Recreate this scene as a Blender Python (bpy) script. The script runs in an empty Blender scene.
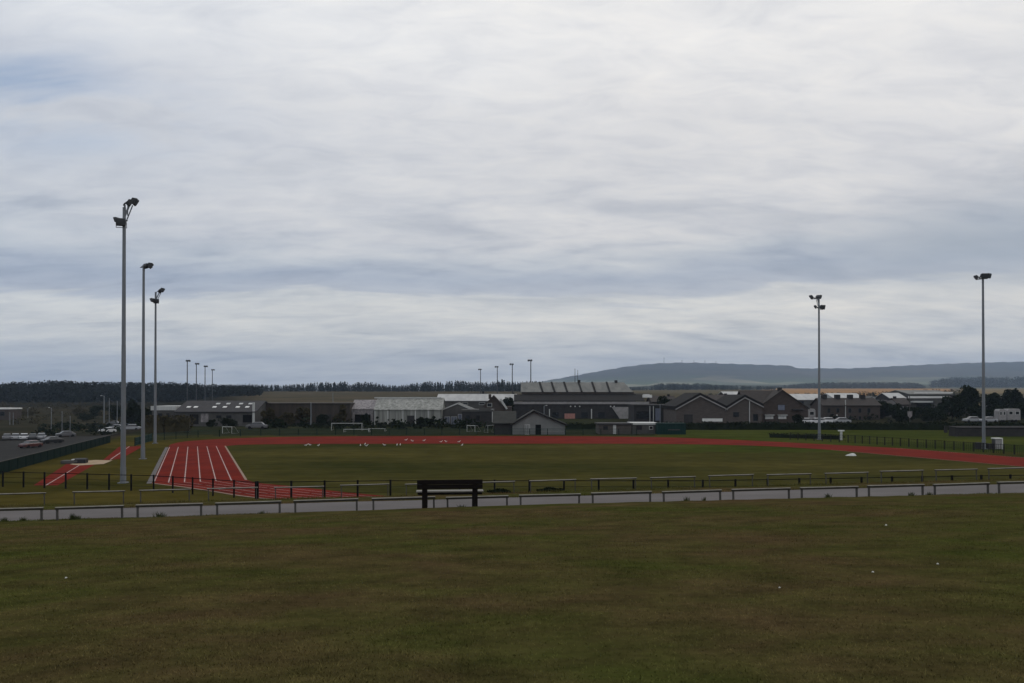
import bpy, math, random
import numpy as np
from mathutils import Vector

random.seed(7)
rng = np.random.default_rng(7)
sc = bpy.context.scene
COL = sc.collection
F = 1024 * 28.0 / 36.0          # focal length in pixels of the 28 mm lens
EYE = 7.3                       # eye height above the sports field
HOR = 394.0                     # picture row of the horizon
SLOPE = 0.0917                  # heading of the footpath across the view

# ------------------------------------------------------------------ terrain
def sstep(a, b, x):
    u = np.clip((np.asarray(x, float) - a) / (b - a), 0, 1)
    return u * u * (3 - 2 * u)

FEN = [(-36.0, 30.0), (-46.7, 72.6), (-60.5, 120.0), (-84.0, 200.0), (-135.0, 380.0)]
def fence_x(Y):
    return np.interp(Y, [p[1] for p in FEN], [p[0] for p in FEN])

def terrain(X, Y):
    X = np.asarray(X, float); Y = np.asarray(Y, float)
    v = Y - SLOPE * X
    za = np.interp(v, [-400, -40, 0, 14, 24.3, 24.95, 26.0, 29.4, 29.9, 31.8, 33, 36, 45, 49],
                   [12.0, 6.6, 5.70, 4.68, 3.885, 3.835, 3.585, 3.555, 3.53, 3.34, 3.18, 2.55, 0.45, 0.0])
    gx = np.where(X < 0, np.interp(v, [0, 18, 25, 26, 33, 47], [0.004, 0.018, 0.022, 0.0145, 0.0155, 0.0]), np.interp(v, [0, 18, 25, 26, 33, 47], [0.004, 0.011, 0.011, 0.0145, 0.016, 0.0]))
    za = za + gx * np.clip(X, -60, 60) + 0.05 * np.sin(X * 0.31 + Y * 0.2) * np.clip((22 - v) / 10, 0, 1)
    t = X / np.maximum(Y, 1.0)
    ctr = np.interp(Y, [0, 260, 500, 750, 1000, 1600, 3000, 7000], [0, 0, 4.5, 9, 11, 11, 12, 14])
    lef = np.interp(Y, [0, 350, 520, 700, 900, 1600, 7000], [0, 0, 0.5, 4, 8, 10, 12])
    rig = np.interp(Y, [0, 260, 500, 1000, 1500, 2300, 2700, 3500, 7000], [0, 0, 3.0, 8.5, 15.0, 23, 29, 48, 60])
    wl = 1 - sstep(-0.44, -0.34, t); wr = sstep(0.0, 0.22, t)
    fz = lef * wl + rig * wr + ctr * (1 - wl - wr)
    s = fence_x(Y) - X
    dip = -3.0 * sstep(0.6, 20, s) * (1 - sstep(250, 430, Y)) * sstep(30, 60, Y)
    return np.where(v < 49, za, 0) + np.where(Y > 120, fz, 0) + dip

def gz(X, Y): return float(terrain(X, Y))
def px(u, Y): return (u - 512) / F * Y
def zz(y, Y): return EYE - (y - HOR) / F * Y
def hit(u, y, y0=20.0, y1=900.0):
    t = (u - 512) / F; k = (y - HOR) / F
    for Y in np.arange(y0, y1, 0.25):
        if EYE - k * Y <= gz(t * Y, Y): return float(t * Y), float(Y)
    return t * y1, y1
def on_v(u, v):
    t = (u - 512) / F; Y = v / (1 - SLOPE * t)
    return t * Y, Y

# ------------------------------------------------------------------ materials
def nd(nt, t, **kw):
    n = nt.nodes.new(t)
    for k, v in kw.items(): setattr(n, k, v)
    return n

def mat(name, c, rough=0.8, c2=None, scale=2.0, stretch=(1, 1, 1), bump=0.0, metal=0.0, detail=5, spec=0.2, bscale=None, coord='Object'):
    m = bpy.data.materials.new(name); m.use_nodes = True
    nt = m.node_tree; b = nt.nodes['Principled BSDF']
    b.inputs['Roughness'].default_value = rough; b.inputs['Metallic'].default_value = metal
    b.inputs['Specular IOR Level'].default_value = spec
    if c2 is None: c2 = tuple(x * 0.72 for x in c)
    tc = nd(nt, 'ShaderNodeTexCoord'); mp = nd(nt, 'ShaderNodeMapping'); mp.inputs['Scale'].default_value = stretch
    nt.links.new(tc.outputs[coord], mp.inputs['Vector'])
    no = nd(nt, 'ShaderNodeTexNoise'); no.inputs['Scale'].default_value = scale; no.inputs['Detail'].default_value = detail
    no.inputs['Roughness'].default_value = 0.6
    nt.links.new(mp.outputs[0], no.inputs['Vector'])
    r = nd(nt, 'ShaderNodeValToRGB'); e = r.color_ramp.elements
    e[0].position = 0.33; e[1].position = 0.67; e[0].color = (*c2, 1); e[1].color = (*c, 1)
    nt.links.new(no.outputs['Fac'], r.inputs[0]); nt.links.new(r.outputs[0], b.inputs['Base Color'])
    if bump:
        bp = nd(nt, 'ShaderNodeBump'); bp.inputs['Strength'].default_value = bump
        n2 = nd(nt, 'ShaderNodeTexNoise'); n2.inputs['Scale'].default_value = bscale or scale * 6; n2.inputs['Detail'].default_value = 4
        nt.links.new(tc.outputs[coord], n2.inputs['Vector']); nt.links.new(n2.outputs['Fac'], bp.inputs['Height'])
        nt.links.new(bp.outputs[0], b.inputs['Normal'])
    return m

M = dict(
    steel=mat('galvanised_steel', (.20, .215, .235), .5, (.15, .165, .18), 1.2, (4, 4, .4), metal=0.25),
    dsteel=mat('dark_lamp_metal', (.060, .063, .070), .6),
    glass=mat('lamp_glass', (.06, .066, .075), .3, spec=.3),
    pane=mat('window_glass', (.018, .021, .026), .12, spec=.6),
    black=mat('black_paint', (.010, .010, .011), .9, spec=.03),
    green=mat('dark_green_paint', (.008, .019, .016), .9, spec=.05),
    gmesh=mat('green_mesh', (.018, .042, .034), .7),
    teal=mat('teal_container_paint', (.006, .032, .029), .8, (.004, .023, .022), .8),
    red=mat('red_track_rubber', (.148, .0160, .0088), .95, (.098, .0115, .0072), .22, detail=9, bump=.15, bscale=40, spec=.02),
    line=mat('white_track_line', (.44, .35, .33), .9, (.28, .19, .18), 1.5, spec=.1),
    kerb=mat('track_kerb', (.26, .18, .13), .8),
    conc=mat('pale_concrete', (.30, .29, .29), .85, (.22, .215, .215), 1.1, bump=.1),
    slab=mat('grey_slab', (.140, .130, .130), .95, (.10, .093, .094), 1.1, bump=.1, spec=.05),
    path=mat('footpath_tarmac', (.118, .108, .107), .95, (.088, .080, .079), .7, (.5, 1, 1), bump=.2, bscale=60),
    sand=mat('sand', (.36, .27, .18), .95, (.26, .19, .12), 1.0, bump=.3),
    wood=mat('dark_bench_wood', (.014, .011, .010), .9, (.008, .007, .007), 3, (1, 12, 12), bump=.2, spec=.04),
    seat=mat('pale_seat_wood', (.25, .235, .21), .5, (.16, .15, .135), 3, (1, 12, 12), bump=.2),  # grey wood, with grazing sky reflection put into the pale colour
    rail=mat('rail_shaded_face', (.042, .040, .033), .9, (.028, .026, .021), 3, (1, 8, 8), bump=.2, spec=.1),  # shade on the rail's front put into a darker colour
    cap=mat('rail_lit_top', (.27, .255, .225), .8, (.15, .142, .125), 3, (1, 8, 8), bump=.2, spec=.1),  # sky light on the rail's top put into a paler colour
    post=mat('grey_post', (.085, .082, .077), .9, (.060, .057, .053), 6, spec=.1),
    white=mat('white_paint', (.72, .72, .70), .5, (.60, .60, .59), 1.5),
    offw=mat('offwhite_cladding', (.50, .51, .50), .6, (.40, .41, .405), .6, (6, 6, .6)),
    roofw=mat('pale_metal_roof', (.40, .405, .40), .6, (.27, .275, .28), .35, (1.5, .4, 1)),
    poly=mat('translucent_sheeting', (.30, .305, .285), .5, (.105, .11, .10), .45, (4.0, 4.0, .22), detail=8),
    pink=mat('pinkish_cladding', (.30, .275, .28), .7, (.10, .095, .10), .9, (2, 2, 1.2), detail=8),
    groof=mat('grey_slate_roof', (.052, .050, .052), .85, (.034, .033, .035), 1.2, (1, 1, 5)),
    broof=mat('brown_tile_roof', (.050, .042, .039), .9, (.032, .028, .026), 1.2, (1, 1, 5)),
    hroof=mat('grey_green_roof', (.036, .037, .034), .9, (.024, .025, .023), .8, (1, 1, 3)),
    shedr=mat('weathered_sheet_roof', (.15, .152, .145), .75, (.095, .098, .094), .30, (2, .6, 1), detail=7),
    rib=mat('dark_rib', (.024, .023, .023), .9, spec=.08),
    gwall=mat('grey_render', (.092, .090, .087), .9, (.060, .059, .057), .6, bump=.1),
    cwall=mat('clubhouse_render', (.20, .208, .205), .9, (.155, .162, .16), .7),
    bwall=mat('brown_brick', (.070, .055, .048), .85, (.046, .037, .033), 1.0, (1, 1, 3)),
    hall=mat('hall_brick', (.095, .081, .074), .9, (.065, .056, .052), .9, (1, 1, 3)),
    dwall=mat('dark_wall', (.038, .036, .036), .85, (.024, .023, .024), .8),
    shedb=mat('dark_brown_cladding', (.062, .050, .042), .85, (.036, .031, .028), .35, (2.5, 2.5, .8), detail=8),
    pinkb=mat('pink_board', (.40, .20, .17), .7),
    blue=mat('blue_grey_panel', (.16, .18, .24), .6),
    tyre=mat('tyre_rubber', (.012, .012, .012), .9),
    tarp=mat('black_tarpaulin', (.010, .010, .013), .5, bump=.3),
    bark=mat('bark', (.045, .036, .028), .9),
    leafd=mat('dark_foliage', (.019, .026, .014), .95, (.009, .013, .008), .5, spec=.0),
    leafm=mat('green_foliage', (.040, .055, .020), .9, (.020, .029, .012), .6, spec=.1),
    leafb=mat('brown_foliage', (.060, .050, .025), .9, (.030, .027, .015), .6, spec=.1),
    conif=mat('conifer_foliage', (.016, .021, .017), .95, (.009, .012, .011), .05, spec=.05),
    weed=mat('weed_leaves', (.055, .065, .022), .9, (.03, .038, .014), 8, spec=.1),
    gull=mat('gull_white', (.72, .72, .70), .7), gullg=mat('gull_grey', (.28, .29, .31), .7),
    litter=mat('white_scrap', (.75, .75, .72), .6),
    asph=mat('asphalt', (.027, .026, .024), .95, (.018, .017, .016), .5, bump=.1, spec=.05),
)
def paint(name, c): return mat(name, c, .3, tuple(x * .9 for x in c), .5, spec=.5)
CAR = dict(white=paint('white_car_paint', (.62, .63, .65)), silver=paint('silver_car_paint', (.30, .31, .33)),
           grey=paint('grey_car_paint', (.12, .12, .13)), black=paint('black_car_paint', (.018, .018, .02)),
           maroon=paint('maroon_car_paint', (.085, .026, .023)), blue=paint('blue_car_paint', (.04, .06, .12)))

# ------------------------------------------------------------------ mesh helpers
class MB:
    def __init__(s): s.v = []; s.f = []
    def add(s, vs, fs):
        o = len(s.v); s.v += [tuple(p) for p in vs]; s.f += [tuple(i + o for i in f) for f in fs]; return s
    def box(s, x0, x1, y0, y1, z0, z1):
        return s.add([(x0, y0, z0), (x1, y0, z0), (x1, y1, z0), (x0, y1, z0), (x0, y0, z1), (x1, y0, z1), (x1, y1, z1), (x0, y1, z1)],
                     [(0, 3, 2, 1), (4, 5, 6, 7), (0, 1, 5, 4), (1, 2, 6, 5), (2, 3, 7, 6), (3, 0, 4, 7)])
    def tube(s, p, q, r0, r1=None, n=8):
        r1 = r0 if r1 is None else r1
        p = Vector(p); q = Vector(q); d = (q - p).normalized()
        a = d.orthogonal().normalized(); b = d.cross(a); vs = []
        for c, r in ((p, r0), (q, r1)):
            for i in range(n):
                an = 2 * math.pi * i / n
                vs.append(c + a * (r * math.cos(an)) + b * (r * math.sin(an)))
        fs = [(i, (i + 1) % n, n + (i + 1) % n, n + i) for i in range(n)] + [tuple(range(n))[::-1], tuple(range(n, 2 * n))]
        return s.add(vs, fs)
    def bar(s, p, q, w, h):                                   # rectangular bar between two points
        p = Vector(p); q = Vector(q); d = (q - p).normalized(); up = Vector((0, 0, 1))
        a = d.cross(up); a = a.normalized() if a.length > 1e-4 else Vector((1, 0, 0)); b = a.cross(d)
        vs = []
        for c in (p, q):
            for (i, j) in ((-1, -1), (1, -1), (1, 1), (-1, 1)): vs.append(c + a * (i * w / 2) + b * (j * h / 2))
        return s.add(vs, [(0, 1, 2, 3), (7, 6, 5, 4), (0, 4, 5, 1), (1, 5, 6, 2), (2, 6, 7, 3), (3, 7, 4, 0)])
    def prism_y(s, prof, y0, y1):                              # profile in x,z extruded along y
        n = len(prof); vs = [(x, y0, z) for x, z in prof] + [(x, y1, z) for x, z in prof]
        return s.add(vs, [tuple(range(n)), tuple(range(n, 2 * n))[::-1]] + [((i + 1) % n, i, n + i, n + (i + 1) % n) for i in range(n)])
    def prism_x(s, prof, x0, x1):                              # profile in y,z extruded along x
        n = len(prof); vs = [(x0, y, z) for y, z in prof] + [(x1, y, z) for y, z in prof]
        return s.add(vs, [tuple(range(n))[::-1], tuple(range(n, 2 * n))] + [(i, (i + 1) % n, n + (i + 1) % n, n + i) for i in range(n)])
    def build(s, name, m, parent=None, bevel=0, smooth=False):
        me = bpy.data.meshes.new(name); me.from_pydata(s.v, [], s.f); me.validate()
        import bmesh
        bm = bmesh.new(); bm.from_mesh(me); bmesh.ops.recalc_face_normals(bm, faces=bm.faces)
        if bevel: bmesh.ops.bevel(bm, geom=list(bm.edges), offset=bevel, segments=1, affect='EDGES', clamp_overlap=True)
        bm.to_mesh(me); bm.free()
        me.materials.append(m)
        if smooth: me.polygons.foreach_set('use_smooth', [True] * len(me.polygons))
        o = bpy.data.objects.new(name, me); COL.objects.link(o)
        if parent: o.parent = parent
        return o

def mesh_np(name, V, Fq, m, parent=None):
    V = np.asarray(V, np.float32); Fq = np.asarray(Fq, np.int32); n, k = Fq.shape
    me = bpy.data.meshes.new(name); me.vertices.add(len(V)); me.vertices.foreach_set('co', V.ravel())
    me.loops.add(n * k); me.loops.foreach_set('vertex_index', Fq.ravel())
    me.polygons.add(n); me.polygons.foreach_set('loop_start', np.arange(0, n * k, k, dtype=np.int32))
    me.update(calc_edges=True); me.materials.append(m)
    o = bpy.data.objects.new(name, me); COL.objects.link(o)
    if parent: o.parent = parent
    return o

def tag(o, label, cat, group=None, kind=None):
    if len(label.replace('-', ' ').split()) > 16: print('LONG', label)
    o['label'] = label; o['category'] = cat
    if group: o['group'] = group
    if kind: o['kind'] = kind
    return o
def struct(o, label=None):
    o['kind'] = 'structure'
    if label: o['label'] = label
    return o
def thing(name, label, cat, loc, rotz=0.0, group=None):
    o = bpy.data.objects.new(name, None); COL.objects.link(o); o.empty_display_size = 0.3
    o.location = loc; o.rotation_euler = (0, 0, rotz)
    return tag(o, label, cat, group)
def dup(root, label, loc, rot):
    r = root.copy(); COL.objects.link(r); r.location = loc; r.rotation_euler = rot; r['label'] = label
    for ch in list(root.children):
        c = ch.copy(); COL.objects.link(c); c.parent = r
        for g in list(ch.children):
            d = g.copy(); COL.objects.link(d); d.parent = c
    return r
ORD = ['leftmost', 'second', 'third', 'fourth', 'fifth', 'sixth', 'seventh', 'eighth', 'ninth', 'tenth', 'eleventh', 'twelfth',
       'thirteenth', 'fourteenth', 'fifteenth', 'sixteenth', 'seventeenth', 'eighteenth', 'nineteenth']
def nth(i): return ORD[i] if i == 0 else ORD[i] + ' from the left'

def quads(P, size, flat=0.0):
    """random leaf-sized quads centred at P (n,3)"""
    n = len(P); size = np.broadcast_to(np.asarray(size, float), (n,))
    a = rng.normal(size=(n, 3)); a /= np.linalg.norm(a, axis=1)[:, None]
    b = rng.normal(size=(n, 3)); b -= (b * a).sum(1)[:, None] * a; b /= np.linalg.norm(b, axis=1)[:, None]
    a *= (size * .5)[:, None]; b *= (size * rng.uniform(.25, .5, n))[:, None]
    V = np.stack([P - a, P + b, P + a, P - b], 1).reshape(-1, 3)
    return V, np.arange(n * 4).reshape(n, 4)

# ------------------------------------------------------------------ ground sheet
def make_ground():
    az = np.concatenate([np.arange(-180, -40, 5.0), np.arange(-40, 40, 0.16), np.arange(40, 180, 5.0)])
    az = np.radians(az)
    r = [0.0]
    rr = 1.5
    while rr < 7000: r.append(rr); rr *= 1.0 + (0.018 if rr < 120 else 0.024)
    r = np.array(r[1:])
    A, R = np.meshgrid(az, r)
    X = R * np.sin(A); Y = R * np.cos(A)
    Z = terrain(X, Y)
    nr, na = X.shape
    V = np.stack([X, Y, Z], -1).reshape(-1, 3)
    idx = np.arange(nr * na).reshape(nr, na); nx = np.roll(idx, -1, axis=1)
    Q = np.stack([idx[:-1], nx[:-1], nx[1:], idx[1:]], -1).reshape(-1, 4)[:, ::-1]
    V = np.vstack([V, [[0, 0, gz(0, 0)]]]); c = len(V) - 1
    t = X / np.maximum(Y, 1); v = Y - SLOPE * X
    C = np.zeros((nr, na, 3)); C[:] = (.046, .0445, .0138)
    def lay(w, c):
        nonlocal C
        w = w[..., None]; C = C * (1 - w) + np.array(c) * w
    side = sstep(0, 4, fence_x(Y) - X) * (Y > 20)
    lay((1 - sstep(-6, 2, (X + 22.5) * .927 + (Y - 67.6) * .374)) * (Y > 36) * (Y < 125) * 1.0, (.052, .046, .0125))
    lay(((Y > 140) & (t < .18)) * 1.0, (.022, .026, .014))
    lay(side, (.026, .024, .019))
    lay(side * (Y > 200) * (Y < 420), (.030, .029, .019))
    lay(sstep(.16, .22, t) * (Y > 100) * (Y < 163), (.042, .052, .012))
    lay(sstep(.10, .16, t) * (Y > 163) * (Y < 420), (.020, .021, .013))
    lay(sstep(320, 420, Y), (.034, .031, .021))
    lay(sstep(380, 470, Y) * (1 - sstep(-.38, -.34, t)), (.017, .017, .012))
    lay(sstep(300, 420, Y) * sstep(-.36, -.3, t) * (1 - sstep(.0, .1, t)), (.066, .058, .038))
    lay(sstep(330, 420, Y) * sstep(.14, .2, t), (.070, .060, .032))
    stub = sstep(700, 760, Y) * (1 - sstep(2250, 2350, Y)) * sstep(.30, .34, t) * (1 - sstep(.545, .56, t))
    lay(stub, (.27, .165, .078))
    lay(sstep(900, 1000, Y) * sstep(.12, .15, t) * (1 - sstep(.27, .3, t)), (.085, .072, .040))
    lay(sstep(900, 1000, Y) * sstep(.55, .57, t), (.16, .125, .065))
    lay(sstep(2300, 2400, Y) * sstep(.1, .2, t), (.055, .06, .035))
    o = mesh_np('ground', V, Q, ground_mat())
    # close the middle under the camera
    me = o.data
    cols = np.ones((len(V), 4), np.float32); cols[:-1, :3] = C.reshape(-1, 3); cols[-1, :3] = (.04, .045, .016)
    at = me.color_attributes.new('tint', 'FLOAT_COLOR', 'POINT'); at.data.foreach_set('color', cols.ravel())
    lw = np.zeros(len(V), np.float32); lw[:-1] = (1 - sstep(33, 42, v)).ravel() * (1 - side.ravel() * 0)
    la = me.attributes.new('lawn', 'FLOAT', 'POINT'); la.data.foreach_set('value', lw)
    me.polygons.foreach_set('use_smooth', [True] * len(me.polygons))
    struct(o)
    return o

def lawn_nodes(nt):
    """brown and green patches of the dry lawn, by place on the ground"""
    L = nt.links
    geo = nd(nt, 'ShaderNodeNewGeometry')
    def noise(scale, detail, rough=.55, stretch=(1, 1, 0)):
        mp = nd(nt, 'ShaderNodeMapping'); mp.inputs['Scale'].default_value = stretch
        L.new(geo.outputs['Position'], mp.inputs['Vector'])
        n = nd(nt, 'ShaderNodeTexNoise'); n.inputs['Scale'].default_value = scale; n.inputs['Detail'].default_value = detail
        n.inputs['Roughness'].default_value = rough
        L.new(mp.outputs[0], n.inputs['Vector']); return n.outputs['Fac']
    def ramp(f, a, b, ca, cb):
        r = nd(nt, 'ShaderNodeValToRGB'); e = r.color_ramp.elements
        e[0].position = a; e[1].position = b; e[0].color = (*ca, 1); e[1].color = (*cb, 1); L.new(f, r.inputs[0]); return r.outputs[0]
    def mix(f, a, b, mode='MIX'):
        m = nd(nt, 'ShaderNodeMix', data_type='RGBA', blend_type=mode)
        if isinstance(f, float): m.inputs[0].default_value = f
        else: L.new(f, m.inputs[0])
        L.new(a, m.inputs[6]); L.new(b, m.inputs[7]); return m.outputs[2]
    big = noise(.26, 8, .68, (.7, 1, 0)); mid = noise(1.5, 6, .65, (.7, 1, 0)); fine = noise(9, 4, .6); dry = noise(.33, 4, .6, (.45, 1, 0))
    a = ramp(big, .38, .62, (.062, .045, .022), (.041, .047, .0125))
    b = ramp(mid, .30, .70, (.62, .62, .63), (1.32, 1.28, 1.24))
    d = ramp(dry, .60, .72, (0, 0, 0), (.65, .65, .65))
    c = ramp(fine, .25, .75, (.76, .76, .76), (1.22, 1.22, 1.22))
    tan = nd(nt, 'ShaderNodeRGB'); tan.outputs[0].default_value = (.078, .056, .030, 1)
    col = mix(d, a, tan.outputs[0])
    col = mix(1.0, col, b, 'MULTIPLY')
    col = mix(1.0, col, c, 'MULTIPLY')
    return geo, noise, ramp, mix, col, fine, mid, b, c

def ground_mat():
    m = bpy.data.materials.new('grassland'); m.use_nodes = True
    nt = m.node_tree; L = nt.links; bs = nt.nodes['Principled BSDF']
    bs.inputs['Roughness'].default_value = 1.0; bs.inputs['Specular IOR Level'].default_value = 0
    geo, noise, ramp, mix, lawn, fine, mid, b, c = lawn_nodes(nt)
    at = nd(nt, 'ShaderNodeAttribute', attribute_name='tint'); lw = nd(nt, 'ShaderNodeAttribute', attribute_name='lawn')
    f1 = ramp(noise(.07, 5, .6, (.35, 1, 0)), .35, .65, (.66, .72, .72), (1.36, 1.22, 1.2))
    f2 = ramp(noise(.6, 5, .6, (.6, 1, 0)), .3, .7, (.75, .75, .75), (1.2, 1.2, 1.2))
    far = mix(1.0, mix(1.0, at.outputs['Color'], f1, 'MULTIPLY'), f2, 'MULTIPLY')
    out = mix(lw.outputs['Fac'], far, lawn)
    L.new(out, bs.inputs['Base Color'])
    bp = nd(nt, 'ShaderNodeBump'); bp.inputs['Strength'].default_value = .3; bp.inputs['Distance'].default_value = .02
    L.new(noise(14, 5, .65), bp.inputs['Height']); L.new(bp.outputs[0], bs.inputs['Normal'])
    return m

def lawn_blade_mat():
    m = bpy.data.materials.new('grass_blades'); m.use_nodes = True
    nt = m.node_tree; bs = nt.nodes['Principled BSDF']
    bs.inputs['Roughness'].default_value = .9; bs.inputs['Specular IOR Level'].default_value = .03
    geo, noise, ramp, mix, lawn, fine, mid, b, c = lawn_nodes(nt)
    g = nd(nt, 'ShaderNodeRGB'); g.outputs[0].default_value = (2.1, 2.1, 1.95, 1)
    nt.links.new(mix(1.0, lawn, g.outputs[0], 'MULTIPLY'), bs.inputs['Base Color'])
    return m

ground = make_ground()

def make_grass():
    n = 220000
    Y = 3.6 + 19 * rng.uniform(0, 1, n) ** 1.7
    X = rng.uniform(-.72, .72, n) * Y + rng.normal(0, .2, n)
    dens = np.sin(X * 1.7 + Y * .6) * np.sin(Y * 1.3 - X * .4) + rng.normal(0, .7, n)
    keep = dens > -.6; X = X[keep]; Y = Y[keep]
    ne = 26000; Xe = rng.uniform(-24, 27, ne); ve = 26.16 - np.abs(rng.normal(0, .16, ne)) + .10 * np.sin(Xe * 1.3) + .10 * np.sin(Xe * 4.1) * np.sin(Xe * .7)
    nb = len(X); n2 = 30000; X2 = rng.uniform(-26, 32, n2); wob = .5 + .5 * np.sin(X2 * .9) * np.sin(X2 * .37 + 1); v2 = np.where(rng.uniform(size=n2) < .55, 28.70 + np.abs(rng.normal(0, .16, n2)), 31.8 + rng.normal(0, .16, n2))
    X = np.concatenate([X, Xe, X2]); Y = np.concatenate([Y, ve + SLOPE * Xe, v2 + SLOPE * X2]); n = len(X)
    Z = terrain(X, Y)
    h = rng.uniform(.008, .022, n) * (1 + .25 * np.sin(X * .9) * np.sin(Y * .7)); h[nb:nb + ne] *= rng.uniform(1, 3.2, ne); h[nb + ne:] *= rng.uniform(1.5, 3 + 6 * wob, n2); h[:nb] = np.where(rng.uniform(size=nb) < .03, h[:nb] * 2.4, h[:nb]); w = rng.uniform(.002, .0045, n) * (1 + Y / 14)
    an = rng.uniform(0, 2 * np.pi, n); le = rng.normal(0, .014, (n, 2))
    dx = np.cos(an) * w; dy = np.sin(an) * w
    V = np.stack([np.stack([X - dx, Y - dy, Z - .004], -1), np.stack([X + dx, Y + dy, Z - .004], -1),
                  np.stack([X + le[:, 0], Y + le[:, 1], Z + h], -1)], 1).reshape(-1, 3)
    o = mesh_np('grass', V, np.arange(n * 3).reshape(n, 3), lawn_blade_mat())
    tag(o, 'short dry grass blades of the near lawn', 'grass', kind='stuff')
make_grass()

# ------------------------------------------------------------------ path, track and field markings
def strip(name, pts_a, pts_b, lift, m, flat=False):
    V = []; Fc = []
    for (a, b) in zip(pts_a, pts_b):
        for p in (a, b): V.append((p[0], p[1], (0 if flat else gz(*p)) + lift))
    for i in range(len(pts_a) - 1): Fc.append((2 * i, 2 * i + 1, 2 * i + 3, 2 * i + 2))
    mb = MB(); mb.v = V; mb.f = Fc
    return mb
Xs = np.arange(-70, 70.1, 1.0)
edge_n = [(x, 26.12 + SLOPE * x + .10 * math.sin(x * 1.3) + .06 * math.sin(x * 3.1 + 1)) for x in Xs]
edge_f = [(x, 28.72 + SLOPE * x + .05 * math.sin(x * 1.1 + 2)) for x in Xs]
struct(strip('path', edge_n, edge_f, .012, M['path']).build('path', M['path']))

def cat(pts, n=6):
    out = []; P = [np.array(p, float) for p in pts]
    for i in range(len(P) - 1):
        p0 = P[max(i - 1, 0)]; p1 = P[i]; p2 = P[i + 1]; p3 = P[min(i + 2, len(P) - 1)]
        for k in range(n):
            u = k / n
            out.append(.5 * ((2 * p1) + (-p0 + p2) * u + (2 * p0 - 5 * p1 + 4 * p2 - p3) * u * u + (-p0 + 3 * p1 - 3 * p2 + p3) * u ** 3))
    out.append(P[-1]); return out
def lin(a, b, n): return [(a[0] + (b[0] - a[0]) * k / n, a[1] + (b[1] - a[1]) * k / n) for k in range(n + 1)]
LI = lin((-22.5, 67.6), (-40.2, 111.8), 8); LO = lin((-29.3, 64.9), (-47.0, 109.1), 8)
FI = cat([(-40.2, 111.8), (-38.5, 114.4), (-34, 115.7), (-20, 116.6), (0, 117), (18, 116.6), (28, 115), (34, 112.4), (38, 109), (41.5, 103.8)])
FO = cat([(-47, 109.1), (-49.5, 116), (-50, 123.6), (-46, 130.6), (-38, 135.5), (-26, 137.4), (0, 138), (17, 136.4), (32, 129.8), (51.9, 107.5)])
RI = lin((41.5, 103.8), (54.0, 73.0), 8); RO = lin((51.9, 107.5), (65.0, 75.6), 8)
NI = cat([(54, 73), (51, 66.5), (44, 62), (30, 57.5), (15, 55.4), (0, 54.6), (-7, 56.0), (-11.7, 58.7), (-14, 60.4), (-17.8, 63.2), (-20.6, 65.2), (-22.5, 67.6)])
NO = cat([(65, 75.6), (60, 64), (46, 57.0), (30, 53.6), (15, 52), (0, 51.2), (-8, 51.8), (-14, 53.7), (-18.9, 56.6), (-22.4, 59.6), (-25.8, 62.4), (-29.3, 64.9)])
inner = LI + FI[1:] + RI[1:] + NI[1:]; outer = LO + FO[1:] + RO[1:] + NO[1:]
track = strip('running_track', inner, outer, .02, M['red'], True).build('running_track', M['red'])
struct(track)
lm = MB()
def lane(a_pts, b_pts, f, w=.05):
    c = [np.array(a) + (np.array(b) - np.array(a)) * f for a, b in zip(a_pts, b_pts)]
    A = []; B = []
    for i, p in enumerate(c):
        d = c[min(i + 1, len(c) - 1)] - c[max(i - 1, 0)]; d /= np.linalg.norm(d); nn = np.array((-d[1], d[0])) * w
        A.append(p - nn); B.append(p + nn)
    s = strip('l', A, B, .028, None, True); lm.add(s.v, s.f)
for k in range(1, 7): lane(LI, LO, k / 6 if k < 6 else .985, .045)
for k in range(1, 7): lane(NI[30:], NO[30:], k / 6 if k < 6 else .985, .028)
lane(RI, RO, .985, .03)
lm.build('lane_line', M['line'], track)
kb = MB(); lane_save = lm; lm = kb
lane(LI, LO, .006, .10); lane(NI[40:], NO[40:], .99, .14); lane(RI, RO, .006, .06)
kb.build('inner_kerb', M['kerb'], track)
# pale concrete margin along the straight
nrm = np.array((.927, .374))
struct(strip('side_path', [np.array(p) - nrm * .04 for p in lin((-29.3, 64.9), (-47.0, 109.1), 10)],
             [np.array(p) - nrm * .42 for p in lin((-29.3, 64.9), (-47.0, 109.1), 10)], .024, M['conc'], True).build('side_path', M['slab']))
# long jump runway and sand pit
def onfield(u, y): Y = EYE * F / (y - HOR); return (px(u, Y), Y)
rwa = ([onfield(34, 485.5), onfield(68, 463.2)], [onfield(58, 485.5), onfield(97, 463.6)])
rwb = ([onfield(103, 460.4), onfield(119, 447)], [onfield(121, 459), onfield(144, 446)])
mb = MB()
for q0, q1 in (rwa, rwb):
    p_ = strip('r', lin(q0[0], q0[1], 10), lin(q1[0], q1[1], 10), .02, None, True); mb.add(p_.v, p_.f)
o = mb.build('long_jump_runway', M['red']); struct(o)
lm = MB()
lane(lin(rwa[0][0], rwa[0][1], 10), lin(rwa[1][0], rwa[1][1], 10), .52, .05); lane(lin(rwb[0][0], rwb[0][1], 10), lin(rwb[1][0], rwb[1][1], 10), .42, .06)
lm.build('runway_line', M['line'], o)
sp = [onfield(70, 464.6), onfield(80, 465.6), onfield(104, 464.2), onfield(113, 460.6), onfield(96, 460.2), onfield(82, 461.2)]
mb = MB(); mb.add([(x, y, .034) for x, y in sp], [(0, 1, 2, 3, 4, 5)]); struct(mb.build('sand_pit', M['sand']))

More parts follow.
